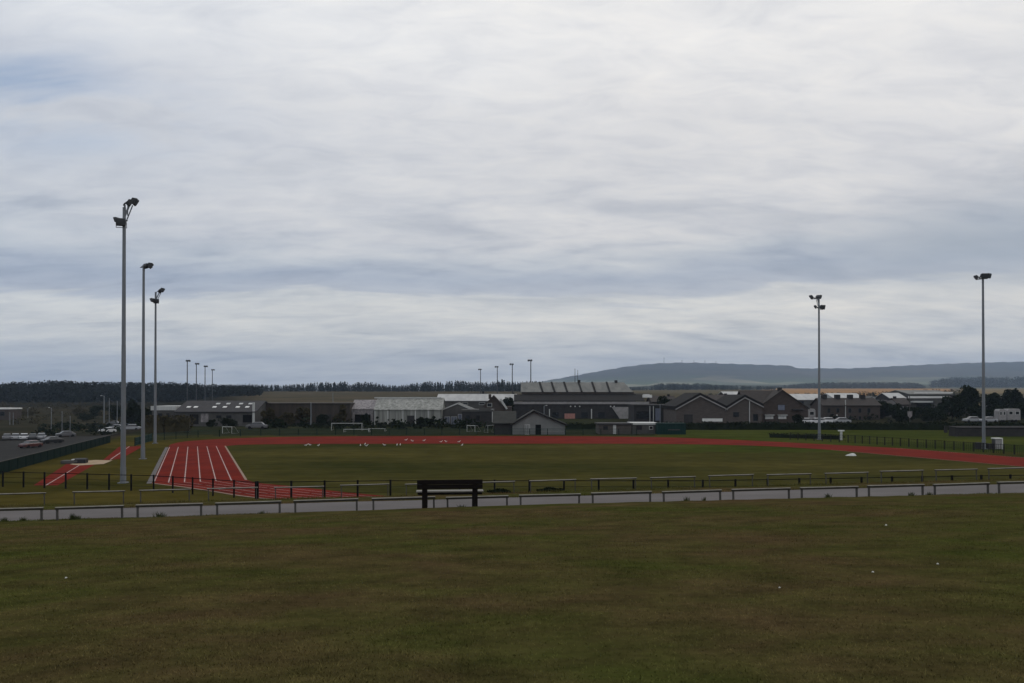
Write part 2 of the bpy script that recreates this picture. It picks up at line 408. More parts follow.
# ------------------------------------------------------------------ bench
bx, by = px(450, 24.75), 24.75
bench = thing('park_bench', 'dark timber bench seen from behind, on the grass beside the footpath', 'bench', (bx, by, gz(bx, by)), math.atan(SLOPE) * .9)
bench.scale = (.975, .975, .975)
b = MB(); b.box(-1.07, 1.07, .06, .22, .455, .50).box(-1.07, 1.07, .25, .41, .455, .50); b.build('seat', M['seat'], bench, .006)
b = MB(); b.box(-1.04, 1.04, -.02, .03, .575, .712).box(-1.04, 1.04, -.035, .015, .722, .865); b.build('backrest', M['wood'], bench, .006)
b = MB(); b.box(-1.03, 1.03, .10, .16, .375, .45).box(-1.03, 1.03, .32, .37, .375, .45); b.build('seat_rail', M['wood'], bench, .005)
for sx in (-.80, .80):
    b = MB()
    b.prism_x([(.0, -.05), (.10, -.05), (.12, .42), (.10, .86), (.035, .86), (.02, .45)], sx - .085, sx + .085)
    b.box(sx - .085, sx + .085, .34, .42, -.05, .452); b.box(sx - .06, sx + .06, .1, .36, .36, .452)
    b.build('leg', M['wood'], bench, .006)

# ------------------------------------------------------------------ knee-high rails both sides of the path
def rail_proto(label, L, group, dep, top, pw):
    t = thing('knee_rail', label, 'railing', (0, 0, 0), 0, group)
    prof = [(-.045, top - dep), (.045, top - dep), (.045, top - .018), (-.045, top - .018)]
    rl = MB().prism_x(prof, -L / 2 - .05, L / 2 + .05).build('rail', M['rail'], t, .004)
    MB().prism_x([(-.048, top - .0175), (.048, top - .0175), (.036, top), (-.036, top)], -L / 2 - .05, L / 2 + .05).build('lit_top_strip', M['cap'], rl)  # thin strip added to carry the painted light along the rail's top
    for s in (-1, 1):
        MB().box(s * L / 2 - pw, s * L / 2 + pw, -pw, pw, -.15, top - dep + .002).build('post', M['post'], t, .004)
    return t
def rails(spans, v, L, where, group, dep=.078, top=.43, pw=.029):
    proto = None
    yaw = math.atan(SLOPE); tilt = -math.atan(.0148)
    for i, (a, c) in enumerate(spans):
        x, y = on_v((a + c) / 2, v); loc = (x, y, gz(x, y) + random.uniform(-.015, .015))
        lab = f'low grey rail on two posts, {nth(i)} {where}'
        if proto is None:
            proto = rail_proto(lab, L, group, dep, top, pw); proto.location = loc; proto.rotation_euler = (0, tilt, yaw)
        else: dup(proto, lab, loc, (random.uniform(-.02, .02), tilt + random.uniform(-.006, .006), yaw + random.uniform(-.012, .012)))
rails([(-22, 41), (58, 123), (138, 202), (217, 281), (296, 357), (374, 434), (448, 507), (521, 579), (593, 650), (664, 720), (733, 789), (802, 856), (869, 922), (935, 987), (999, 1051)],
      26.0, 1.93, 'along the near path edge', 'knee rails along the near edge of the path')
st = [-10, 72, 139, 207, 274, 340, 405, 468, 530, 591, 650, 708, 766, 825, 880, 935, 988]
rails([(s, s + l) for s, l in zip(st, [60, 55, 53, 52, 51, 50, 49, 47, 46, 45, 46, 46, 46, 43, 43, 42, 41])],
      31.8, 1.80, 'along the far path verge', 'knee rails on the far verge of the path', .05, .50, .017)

# ------------------------------------------------------------------ fences
def fence(name, label, pts, spacing, h, pm, wm, pw=.1, wires=(.55, .98), ww=.02, bars=0.0, group=None, topbar=.05):
    x0, y0 = pts[0]; root = thing(name, label, 'fence', (x0, y0, 0), 0, group)
    w = MB(); P = [np.array(p, float) for p in pts]
    for a, b in zip(P[:-1], P[1:]):
        d = np.linalg.norm(b - a); n = max(1, round(d / spacing))
        for k in range(n + (1 if b is P[-1] else 0)):
            q = a + (b - a) * k / n; z = gz(*q); l = q - P[0]
            MB().box(l[0] - pw / 2, l[0] + pw / 2, l[1] - pw / 2, l[1] + pw / 2, z - .1, z + h + .04).build('post', pm, root)
        for k in range(n):
            q0 = a + (b - a) * k / n; q1 = a + (b - a) * (k + 1) / n
            l0 = q0 - P[0]; l1 = q1 - P[0]; za = gz(*q0); zb = gz(*q1)
            for f in wires: w.bar((*l0, za + h * f), (*l1, zb + h * f), ww, topbar if f == wires[-1] else ww)
            if bars:
                m = max(1, int(d / n / bars))
                for j in range(m):
                    u = (j + .5) / m; q = l0 + (l1 - l0) * u; z = za + (zb - za) * u
                    w.box(q[0] - .012, q[0] + .012, q[1] - .012, q[1] + .012, z + .03, z + h * .98)
    w.build('wire_mesh', wm, root)
    return root
def fl(u, y): return onfield(u, y)
fence('perimeter_fence', 'low black post and wire fence between the near grass bank and the running track',
      [fl(-40, 485.2), fl(-17, 486), fl(154, 491.2), fl(256, 499)], 1.86, 1.2, M['black'], M['black'], .095, (.3, .62, .97), .018, 0.0)
fence('perimeter_fence', 'low black fence running right from the fence corner by the red bend',
      [fl(258, 498.8), (-8.6, 56.4), (13.5, 53.4 + 3), (40, 60.5), (60, 66)], 2.4, 1.2, M['black'], M['black'], .12, (.3, .62, .97), .018, 0.0)
fence('perimeter_fence', 'low dark fence on the grass beyond the far right straight',
      [(44.5, 127.5), (50.4, 119.5), (54.2, 111.2), (58.5, 101), (66.5, 83)], 1.35, 1.15, M['rib'], M['rib'], .09, (.3, .62, .97), .018, .25)
fence('perimeter_fence', 'dark green mesh fence behind the far bend of the track',
      [(-53, 112), (-56, 124), (-53, 134.5), (-44, 139.6), (-28, 141.2), (0, 141.6), (22, 140.6)], 3.0, 1.15, M['green'], M['gmesh'], .09, (.03, .5, .98), .03, .16)
# dark green boarded fence on the left edge of the field
root = thing('boarded_fence', 'solid dark green fence with pale top edge between field and car park', 'fence', (FEN[0][0], FEN[0][1], 0))
pan = MB(); cap = MB(); P = [np.array(p, float) for p in FEN[:3]]
segs = []
for a, b_ in zip(P[:-1], P[1:]):
    n = max(1, round(np.linalg.norm(b_ - a) / 2.6))
    segs += [(a + (b_ - a) * k / n, a + (b_ - a) * (k + 1) / n) for k in range(n)]
for i, (a, b_) in enumerate(segs):
    la = a - P[0]; lb = b_ - P[0]
    pan.bar((*la, .52), (*lb, .52), .05, 1.1); cap.bar((*la, 1.11), (*lb, 1.11), .11, .06)
    MB().box(la[0] - .06, la[0] + .06, la[1] - .06, la[1] + .06, -.1, 1.06).build('post', M['green'], root)
pan.build('board_panel', M['green'], root); cap.build('capping_rail', M['post'], root)

# ------------------------------------------------------------------ floodlight masts
def lamp_head(parent, loc, yaw, pitch, s=1.0):
    """one floodlight: wedge housing with a glass front and a bracket"""
    b = MB()
    b.prism_x([(-.06 * s, .17 * s), (.30 * s, .33 * s), (.36 * s, .25 * s), (.36 * s, -.25 * s), (.30 * s, -.33 * s), (-.06 * s, -.17 * s)], -.36 * s, .36 * s)
    o = b.build('floodlight', M['dsteel'], parent, .02 * s)
    o.location = loc; o.rotation_euler = (pitch, 0, yaw)
    g = MB().box(-.32 * s, .32 * s, .355 * s, .375 * s, -.23 * s, .23 * s).build('lens', M['glass'], o)
    k = MB().bar((-.39 * s, 0, 0), (-.39 * s, -.12 * s, -.42 * s), .04, .07).bar((.39 * s, 0, 0), (.39 * s, -.12 * s, -.42 * s), .04, .07).bar((-.41 * s, -.12 * s, -.42 * s), (.41 * s, -.12 * s, -.42 * s), .07, .05)
    k.build('bracket', M['dsteel'], o)
    return o
def mast(label, u, ybase, ytop, heads, struts, r0=.215, r1=.13, collar=True):
    Y = EYE * F / (ybase - HOR); X = px(u, Y); top = zz(ytop, Y)
    t = thing('floodlight_mast', label, 'floodlight', (X, Y, 0), 0, 'tall floodlight masts round the track')
    MB().tube((0, 0, -.2), (0, 0, top * .5), r0, (r0 + r1) / 2, 10).tube((0, 0, top * .5), (0, 0, top), (r0 + r1) / 2 * .96, r1, 10).build('pole', M['steel'], t, smooth=False)
    MB().box(-.32, .32, -.32, .32, -.1, .08).tube((0, 0, .08), (0, 0, 1.3), r0 * 1.12, r0 * 1.08, 10).build('base', M['steel'], t)
    s = MB()
    for (a, c) in struts:
        s.bar((px(a[0], Y) - X, 0, zz(a[1], Y)), (px(c[0], Y) - X, 0, zz(c[1], Y)), .10, .12)
        s.bar((px(a[0], Y) - X, .5, zz(a[1], Y)), (px(c[0], Y) - X, .5, zz(c[1], Y)), .06, .07)
    if struts: s.build('crossarm', M['steel'], t)
    for (hu, hy, yaw, pitch, sc_) in heads:
        lamp_head(t, (px(hu, Y) - X, random.uniform(-.15, .35), zz(hy, Y)), math.radians(yaw), math.radians(pitch), sc_ * .87)
    return t
mast('tallest nearest floodlight mast on the left, two lamp tiers on a slanted bracket', 123.5, 483, 207,
     [(127.6, 201.5, -58, -32, 1.05), (131.0, 199.5, -78, -32, 1.1), (118.2, 219.0, 72, -24, .8), (121.2, 222.3, -160, -8, 1.15)],
     [((121.5, 222.5), (129, 203.5)), ((118, 219), (124, 219)), ((124, 204.5), (124, 214))])
mast('floodlight mast on the left with one lamp cluster, second of the three', 143.2, 459, 265,
     [(144.6, 264.8, -40, -30, 1.15), (148.6, 264.4, -75, -32, 1.2)], [((142.5, 266.8), (150, 266.8))], r1=.13)
mast('slimmest farthest floodlight mast of the three on the left, two-tier lamps', 155.3, 443.4, 292,
     [(158.5, 290.2, -58, -32, 1.2), (161.3, 289.2, -78, -32, 1.2), (153.6, 299.4, 72, -30, 1.1), (156.0, 300.6, -150, -18, 1.15)],
     [((155, 300.5), (160, 290.5)), ((153.5, 299.5), (157, 299.5))], r1=.13)
mast('floodlight mast beyond the far right bend, with four spread lamps in two tiers', 819.2, 439.5, 297,
     [(812.5, 296.3, 62, -34, 1.3), (818.8, 296, -50, -32, 1.25), (816.2, 306.3, 70, -26, 1.0), (822.6, 306.6, -160, -15, 1.3)],
     [((813, 298.5), (820, 298.5)), ((817.5, 308), (822.5, 305)), ((817.8, 299), (819.5, 306))], r1=.13)
mast('rightmost floodlight mast with one wide lamp cluster, beside the white cabinet', 983.5, 449, 279,
     [(978.6, 276.2, 62, -36, 1.15), (983.6, 275.6, 178, -12, 1.2), (987.5, 275.4, -150, -14, 1.2)], [((978.5, 279), (988.5, 278))], r1=.13)
for o_ in list(sc.objects):
    if o_.name.startswith('floodlight_mast') and 'rightmost' in o_['label']:
        MB().box(-1.0, -.45, -.3, .4, -.1, .9).box(.45, .95, -.3, .4, -.1, .75).build('switch_box', M['dwall'], o_, .03)
# thin masts of the second pitch far behind
def far_mast(label, u, ytop, top, grp, ln=0):
    Y = (top - EYE) * F / (HOR - ytop); X = px(u, Y); z = gz(X, Y)
    t = thing('floodlight_mast', label, 'floodlight', (X, Y, z), 0, grp)
    MB().tube((0, 0, -.3), (0, 0, top - z), .30, .20, 6).build('pole', M['dsteel'], t)
    for k in (-.55, .55):
        o = MB().box(-.5, .5, -.3, .3, -.35, .35).build('floodlight', M['dsteel'], t, .05)
        o.location = (k + ln, 0, top - z + .1); o.rotation_euler = (math.radians(20), math.radians(12 * (1 if ln >= 0 else -1)), 0)
for i, (u, y) in enumerate([(187.2, 361), (196.3, 364), (205, 366.5), (212.3, 370)]):
    far_mast(f'thin distant floodlight mast over the left woods, {nth(i)} of four', u, y, 22.5, 'distant floodlight masts over the left woods', .4)
for i, (u, y) in enumerate([(480.5, 369.6), (497.3, 367), (512.3, 364.4), (530.8, 360.6)]):
    far_mast(f'thin distant floodlight mast over the middle woods, {nth(i)} of four', u, y, 22.5, 'distant floodlight masts over the middle woods', -.4)

# ------------------------------------------------------------------ buildings
def opening(root, kind, x0, x1, z0, z1, y, frame, fill, bars=0):
    fw = min(.09, (x1 - x0) * .12); f = MB()
    f.box(x0, x1, y - .05, y - .003, z0, z0 + fw).box(x0, x1, y - .05, y - .003, z1 - fw, z1)
    f.box(x0, x0 + fw, y - .05, y - .003, z0 + fw, z1 - fw).box(x1 - fw, x1, y - .05, y - .003, z0 + fw, z1 - fw)
    for k in range(bars):
        xc = x0 + (x1 - x0) * (k + 1) / (bars + 1); f.box(xc - .035, xc + .035, y - .045, y - .003, z0 + fw, z1 - fw)
    o = f.build(kind, frame, root)
    MB().box(x0 + fw, x1 - fw, y - .025, y - .004, z0 + fw, z1 - fw).build('pane' if kind == 'window' else 'leaf', fill, o)
    return o
class Bld:
    def __init__(s, name, label, u0, u1, Z, z0=None, cat='building', group=None):
        s.Z = Z; s.X = px((u0 + u1) / 2, Z); s.z0 = (gz(s.X, Z) - .2) if z0 is None else z0
        s.r = thing(name, label, cat, (s.X, Z, s.z0), 0, group); s.h = (px(u1, Z) - px(u0, Z)) / 2
    def x(s, u, d=0): return px(u, s.Z + d) - s.X
    def z(s, y, d=0): return zz(y, s.Z + d) - s.z0
    def ridge_x(s, u0, u1, depth, ye, yr, wm, rm, over=.35, d0=0, th=.18):
        x0, x1 = s.x(u0), s.x(u1); e = s.z(ye, d0); r = s.z(yr, d0 + depth / 2)
        MB().prism_x([(d0, 0), (d0, e), (d0 + depth / 2, r), (d0 + depth, e), (d0 + depth, 0)], x0, x1).build('wall', wm, s.r)
        sl = (r - e) / (depth / 2); b = MB(); y0, y1, y2 = d0 - over, d0 + depth / 2, d0 + depth + over
        zl = e - sl * over
        b.prism_x([(y0, zl + .02), (y1, r + .02), (y2, zl + .02), (y2, zl + .02 + th), (y1, r + .02 + th), (y0, zl + .02 + th)], x0 - over, x1 + over)
        s.slope = (sl, e, d0)
        return b.build('roof', rm, s.r)
    def ridge_y(s, u0, ua, u1, depth, ye0, yr, ye1, wm, rm, over=.35, d0=0, th=.2, trim=None):
        x0, xa, x1 = s.x(u0, d0), s.x(ua, d0), s.x(u1, d0); e0, e1, r = s.z(ye0, d0), s.z(ye1, d0), s.z(yr, d0)
        MB().prism_y([(x0, 0), (x1, 0), (x1, e1), (xa, r), (x0, e0)], d0, d0 + depth).build('wall', wm, s.r)
        a = (r - e0) / (xa - x0); c = (r - e1) / (x1 - xa)
        xl, xr = x0 - over, x1 + over; zl, zr = e0 - a * over, e1 - c * over
        o = MB().prism_y([(xl, zl + .02), (xa, r + .02), (xr, zr + .02), (xr, zr + .02 + th), (xa, r + .02 + th), (xl, zl + .02 + th)], d0 - over, d0 + depth + over).build('roof', rm, s.r)
        if trim:
            MB().prism_y([(xl, zl - .12), (xa, r - .12), (xa, r + .16), (xl, zl + .16)], d0 - over - .06, d0 - over - .004).prism_y(
                [(xr, zr - .12), (xa, r - .12), (xa, r + .16), (xr, zr + .16)], d0 - over - .06, d0 - over - .004).build('bargeboard', trim, o)
        return o
    def flat(s, u0, u1, depth, yt, wm, rm, d0=0, fas=.35):
        x0, x1 = s.x(u0, d0), s.x(u1, d0); zt = s.z(yt, d0)
        MB().box(x0, x1, d0, d0 + depth, 0, zt - fas).build('wall', wm, s.r)
        return MB().box(x0 - .2, x1 + .2, d0 - .2, d0 + depth + .2, zt - fas + .003, zt).build('roof', rm, s.r)
    def win(s, u0, u1, y0, y1, frame=None, fill=None, kind='window', d=0, bars=0):
        return opening(s.r, kind, s.x(u0, d), s.x(u1, d), s.z(y1, d), s.z(y0, d), d, frame or M['post'], fill or M['pane'], bars)
    def box(s, name, m, u0, u1, y0, y1, d=0, th=.12, depth=None, parent=None):
        return MB().box(s.x(u0, d), s.x(u1, d), d - th, (d - .004) if depth is None else d + depth, s.z(y1, d), s.z(y0, d)).build(name, m, parent or s.r)

# 1 sports hall on the left
b = Bld('sports_hall', 'long low grey hall with pairs of bright skylights, beyond the left straight', 176, 255, 180)
rf = b.ridge_x(176, 255, 14, 412, 401.5, M['gwall'], M['groof'])
sl, e, d0 = b.slope
for u in (184.4, 191.6, 210.5, 221, 234, 243.7):
    for q in (.30, .62):
        if u < 200 and q > .5: continue
        yy = 7 * q; xc = b.x(u); hw = .42
        MB().prism_x([(yy, e + sl * yy + .22), (yy + .75, e + sl * (yy + .75) + .22), (yy + .75, e + sl * (yy + .75) + .34), (yy, e + sl * yy + .34)], xc - hw, xc + hw).build('skylight', M['white'] if q < .5 else M['offw'], rf)
b.win(189.5, 199, 414, 424.5, fill=M['black'], bars=4); b.win(200.5, 209, 413, 422.5, M['gwall'], M['pink'], 'shutter')
b.win(242.5, 252.5, 414.5, 422.8, M['gwall'], M['black'], 'door'); b.box('wall_panel', M['offw'], 252.8, 255, 402.5, 423, th=.25)
b.win(216, 222, 415, 418.5); b.win(226, 232, 415, 418.5)
b = Bld('flat_roofed_annex', 'small annex with a bright white flat roof, left of the grey hall', 152, 175, 186)
b.flat(152, 175.5, 9, 406, M['gwall'], M['offw'], fas=1.0)
b.win(158, 163, 413, 418); b.win(166, 170, 413, 418)
# far-left white shed
X, Y = hit(2, 420); b = Bld('white_shed', 'pale flat-roofed shed among the scrub beyond the car park', -14, 9, Y)
b.flat(-14, 8.5, 8, 408, M['bwall'], M['white'], fas=.5); b.win(-4, 5, 411.5, 416)
# 2 long brown shed
b = Bld('brown_shed', 'long dark brown clad shed behind the football goals', 256, 350, 188)
b.flat(256.5, 350, 14, 403, M['shedb'], M['shedb'], fas=.25)
for u in (262, 284, 303, 322): b.win(u, u + 9, 414.5, 420, M['dwall'], M['dwall'], 'door')
b.box('plinth', M['dwall'], 256.5, 350, 422.5, 427, th=.15)
# 3 pinkish shed and translucent shed
b = Bld('pinkish_shed', 'small pinkish-grey shed with stained roof, between brown shed and translucent shed', 351, 373.5, 190)
b.ridge_x(351, 373.5, 10, 409.5, 400.5, M['pink'], M['pink'], .15)
b.win(354.5, 371, 414, 424.5, M['pink'], M['black'], 'door')
b = Bld('translucent_shed', 'large shed sheeted in streaked translucent panels behind the track', 374, 442, 188)
b.ridge_x(374.5, 441.5, 11, 410, 398.6, M['poly'], M['poly'], .2)
for u in (374.5, 387.5, 402.5, 415, 428): b.box('frame_post', M['offw'], u, u + .9, 410.5, 427, th=.1)
b.box('lower_panel', M['dwall'], 375.5, 387, 422.5, 427, th=.06); b.box('lower_panel', M['dwall'], 388.5, 402, 422.8, 427, th=.06)
b.win(416, 434.5, 418.5, 427, M['post'], M['black'], 'door', bars=1); b.win(407, 414.5, 415.5, 427, M['post'], M['dwall'], 'door')
b.box('ridge_cap', M['offw'], 374.5, 441.5, 397.2, 398.4, d=5.5, th=.4, depth=.4)
# 5 white-roofed shed behind
b = Bld('white_roofed_shed', 'long shed with a bright white roof behind the translucent shed', 436, 516, 246)
b.ridge_x(437, 516, 16, 401, 394.6, M['gwall'], M['roofw'])
for u in (462, 479, 493, 503): b.win(u, u + 6, 402.5, 404.8, M['offw'])
# 6 grey lean-to
b = Bld('lean_to', 'pale grey lean-to with bluish windows beside the translucent shed', 442, 463, 192)
b.ridge_y(443, 457.5, 474, 8, 409.5, 403.6, 410.5, M['gwall'], M['shedr'], .2, trim=M['offw'])
b.win(444.5, 450, 416.5, 427.5, M['offw'], M['blue'], bars=1); b.win(451, 457, 416.5, 427.5, M['offw'], M['blue'], bars=1); b.win(458, 462, 414, 424, M['offw'], M['blue'])
# 7 dark brown building and house behind
b = Bld('dark_store', 'dark brown flat-roofed store left of the clubhouse', 461, 493, 185)
b.flat(462, 492.5, 9, 409.5, M['dwall'], M['gwall'], fas=.5); b.win(466, 470, 415, 421, M['dwall']); b.win(476, 480, 415, 421, M['dwall'])
b.box('wall_panel', M['gwall'], 479, 491, 408, 411, th=.3); b.box('downpipe', M['offw'], 492, 492.8, 409, 422, th=.16)
b = Bld('brown_house', 'small brown house with white bargeboard rising behind the dark store', 483, 512, 215)
rf = b.ridge_y(484, 493.5, 503, 9, 406, 396, 406, M['bwall'], M['broof'], .3, trim=M['bwall'])
MB().box(b.x(488.2), b.x(491), 3, 4.2, b.z(399), b.z(394.2)).build('chimney', M['bwall'], rf)
b.box('wall', M['bwall'], 500, 512, 406.5, 424, d=.5, th=0, depth=7)
rr_ = MB().bar((b.x(500.5), -.4, b.z(399)), (b.x(507), -.4, b.z(409)), .3, .5).build('bargeboard', M['offw'], rf)
b.win(487, 492, 403, 407, M['offw'])
# 9 big shed
b = Bld('long_factory', 'very long dark factory with ribbed pale roof and white fascia, behind clubhouse', 518, 648, 236)
D = 22
x0, x1 = b.x(512), b.x(648)
ew = b.z(403.8)
MB().box(x0, x1, 0, 6, 0, ew).box(b.x(523, 6), b.x(636, 6), 6.02, D + 6, 0, b.z(394, 6)).build('wall', M['dwall'], b.r)
MB().box(x0 - .3, x1 + .3, -.35, -.02, ew - .1, ew + .62).build('fascia', M['conc'], b.r)
MB().prism_x([(-.3, ew + .76), (6.1, b.z(395, 6)), (6.1, b.z(394.4, 6)), (-.3, ew + .92)], x0 + .6, x1 - 1).build('lower_roof', M['rib'], b.r)
e1 = b.z(392, 6); r1_ = b.z(382.3, 14)
up = MB().add([(b.x(521, 6), 5.8, e1), (b.x(633, 6), 5.8, e1), (b.x(624, 14), 14, r1_), (b.x(521, 14), 14, r1_), (b.x(521, 6), 22, e1), (b.x(633, 6), 22, e1)],
              [(0, 1, 2, 3), (3, 2, 5, 4), (0, 3, 4), (1, 5, 2)]).build('roof', M['shedr'], b.r)
MB().box(b.x(522, 6), b.x(634, 6), 6.0, 22, b.z(394, 6), e1 - .02).build('wall_band', M['shedb'], b.r)
for u in (539.5, 551.5, 564, 578.5, 592, 606.5):
    q0 = (b.x(u + 3.2, 6), 5.75, e1 + .1); q1 = (b.x(u, 14), 13.95, r1_ + .12)
    MB().bar(q0, q1, .5, .2).build('roof_rib', M['rib'], up)
for u, t_ in ((579, 380), (616, 380.2)):
    MB().box(b.x(u - 1.3, 14), b.x(u + 1.3, 14), 13.6, 14.6, r1_ - .3, b.z(t_, 14)).build('roof_vent', M['dwall'], up)
for u in (549, 591): b.box('pillar', M['offw'], u, u + .9, 409, 424, th=.3)
b.win(564.5, 575, 413.5, 422, M['pinkb'], M['pinkb'], 'sign_board')
for u in (570, 574.5, 579, 610, 613.5): b.box('wall_lamp', M['offw'], u, u + 1.2, 405.8, 407, th=.2)
for u in (552, 581, 598): b.win(u, u + 7, 412, 418, M['dwall'])
MB().prism_y([(b.x(611.5), b.z(407)), (b.x(629), b.z(407)), (b.x(634), b.z(416)), (b.x(634), 0), (b.x(620), 0)], -.5, -.01).build('gable_panel', M['conc'], b.r)
b.win(641, 647, 408, 420, M['dwall'], M['dwall'], 'door')
MB().box(b.x(644, 6), b.x(650, 6), 6.5, 7.5, b.z(396.5, 6), b.z(394.2, 6)).build('skylight', M['white'], b.r)
# mast on the factory
X, Y = px(575, 260), 260
t = thing('radio_mast', 'thin dark twin aerial rising behind the factory roof', 'mast', (X, Y, gz(X, Y)))
g0 = gz(X, Y)
MB().tube((0, 0, 0), (0, 0, zz(368.5, Y) - g0), .16, .07, 6).build('pole', M['dsteel'], t)
MB().tube((.9, 0, 9), (.9, 0, zz(370, Y) - g0), .10, .06, 6).tube((0, 0, 13.2), (.9, 0, 13.2), .06, .06, 6).build('aerial', M['dsteel'], t)
# dark block right of the factory
b = Bld('dark_workshop', 'dark flat-roofed workshop between the factory and the twin-gabled hall', 634, 678, 205)
b.flat(634, 678, 10, 404.5, M['dwall'], M['groof']); b.win(636, 654, 411, 419, M['dwall']); b.win(655, 661, 408, 421, M['dwall'], M['blue'], 'door'); b.win(664, 674, 410, 416, M['dwall'])
for u in (649.5, 653): b.box('downpipe', M['offw'], u, u + .6, 406, 424, th=.15)
MB().box(b.x(643, 3), b.x(652, 3), 3, 4, b.z(397.5, 3), b.z(394.8, 3)).build('roof_light', M['white'], b.r)
# 8 clubhouse
b = Bld('clubhouse', 'grey gabled clubhouse with dark door, closest building to the far side of the track', 500, 566, 143.5)
rf = b.ridge_y(512.5, 533.8, 565, 6, 424.2, 411.4, 424.5, M['cwall'], M['hroof'], .4, trim=M['rib'])
# rear wing runs left, roof slopes to the track
x0, x1 = b.x(494), b.x(533)
MB().box(x0, b.x(512.3), .6, 9, 0, b.z(424.0)).build('wing_wall', M['dwall'], b.r)
MB().prism_x([(.2, b.z(423.8)), (5.0, b.z(411.4, 5)), (9.5, b.z(423.5)), (9.5, b.z(423)), (5, b.z(410.9, 5)), (.2, b.z(423.2))], x0 - .3, x1 - 3).build('wing_roof', M['hroof'], b.r)
b.win(535.4, 541, 424.6, 435.3, M['black'], M['black'], 'door'); b.win(524.5, 530, 424.5, 434.6, M['offw'], M['cwall'], 'shutter', bars=2)
b.box('plinth', M['conc'], 541, 564, 431.2, 432.2, th=.05); b.box('downpipe', M['dwall'], 524, 524.5, 425, 435.5, th=.1)
# 9b low huts in front of the factory
b = Bld('changing_hut', 'low brownish grey hut with a pale door, right of the clubhouse', 598, 632, 146)
b.flat(598.5, 631.5, 5, 423.2, M['hall'], M['groof'], fas=.3); b.win(613, 616, 425, 434, M['offw'], M['offw'], 'door'); b.win(603, 608, 426, 430, M['dwall'])
b = Bld('changing_hut', 'low grey hut with a pale roof edge, against the green container', 632, 657, 146)
b.flat(632.3, 656.8, 5, 422.8, M['gwall'], M['offw'], fas=.35); b.win(636, 642, 425.5, 430, M['dwall']); b.win(649, 653, 426, 429.5, M['offw'])
b = Bld('shipping_container', 'dark green container standing at the far side of the track', 657, 686, 144, cat='container')
x0, x1, zt = b.x(657.6), b.x(685.4), b.z(423.2)
s = MB()
n = 22
for i in range(n):
    a = x0 + (x1 - x0) * i / n; w_ = (x1 - x0) / n
    s.prism_y([(a, .1), (a + w_, .1), (a + w_, zt - .1), (a, zt - .1)], .10 if i % 2 else .04, 2.4)
s.build('body', M['teal'], b.r)
MB().box(x0 - .05, x1 + .05, -.02, 2.45, zt - .1, zt).box(x0 - .05, x1 + .05, -.02, 2.45, 0, .12).box(x0 - .06, x0 + .1, -.03, 2.46, .12, zt - .1).box(x1 - .1, x1 + .06, -.03, 2.46, .12, zt - .1).build('frame', M['teal'], b.r)
MB().box(b.x(668), b.x(680), -.03, .04, b.z(430.2), b.z(429.4)).build('lock_bar', M['post'], b.r)
# 10 twin-gabled hall
b = Bld('twin_gabled_hall', 'brick hall with two pale-edged gables side by side above the hedge', 676, 762, 186)
b.ridge_y(676.5, 700, 726.2, 16, 408.8, 396, 409, M['hall'], M['rib'], .3, trim=M['conc'], th=.75)
b.ridge_y(726.3, 744.5, 762, 16, 409, 397.8, 406.5, M['hall'], M['rib'], .3, trim=M['conc'], th=.75)
b.win(683.5, 693, 414, 424, M['hall'], M['dwall'], 'door'); b.win(702, 722.5, 418.3, 421.6, M['offw'], M['white'], 'sign_board')
b.box('downpipe', M['offw'], 749, 749.7, 401, 424, th=.2); b.win(753, 758, 414, 421, M['dwall'])
b.win(733, 739, 412, 417, M['dwall'])
# 11 brick house
b = Bld('brick_house', 'dark brick house with a steep gable and bay windows, right of the twin gables', 750, 806, 190)
rf = b.ridge_y(761.5, 782.2, 808, 8, 405.5, 390.6, 408.5, M['bwall'], M['broof'], .3)
rf2 = MB().prism_x([(1.0, b.z(404.5)), (6, b.z(391, 6)), (11, b.z(404)), (11, b.z(403.4)), (6, b.z(390.3, 6)), (1.0, b.z(403.8))], b.x(746), b.x(781)).build('roof', M['broof'], b.r)
MB().box(b.x(762), b.x(806), 8.02, 12, 0, b.z(408)).box(b.x(748), b.x(761.3), 1.5, 11, 0, b.z(404.6)).build('wall', M['bwall'], b.r)
MB().box(b.x(780.3), b.x(783.7), 1.2, 2.2, b.z(392.5), b.z(387.5)).build('chimney', M['dwall'], rf)
b.win(777.5, 785, 404.5, 410.5, M['dwall'], M['blue'])
for u in (765, 778):
    w_ = b.win(u, u + 8.3, 415.5, 419, M['offw'], M['white'], bars=2); b.box('bay_roof', M['offw'], u - .6, u + 8.8, 414.6, 415.4, th=.6)
    b.box('bay_wall', M['bwall'], u, u + 8, 419.2, 424, th=.4)
b.box('lean_to_roof', M['groof'], 792, 803, 409, 409.8, th=.8)
# 12 terrace with chimneys
b = Bld('terraced_houses', 'row of dark brown terraced houses with chimneys, behind the parked white cars', 823, 880, 226)
rf = b.ridge_x(823, 880, 9, 405.5, 398.6, M['bwall'], M['broof'])
for u in (830, 843.5, 856.5, 869): MB().box(b.x(u - 2.1), b.x(u + 2.1), 3.6, 5.2, b.z(400), b.z(394.6)).build('chimney', M['dwall'], rf)
for u in (827, 836, 848, 858, 867):
    b.win(u, u + 3.6, 408, 413, M['post']); b.win(u + .3, u + 3.3, 416, 422, M['post'])
b.box('downpipe', M['offw'], 845, 845.6, 400, 424, th=.2); b.box('wall_lamp', M['white'], 836, 837.2, 414.6, 416, th=.3)
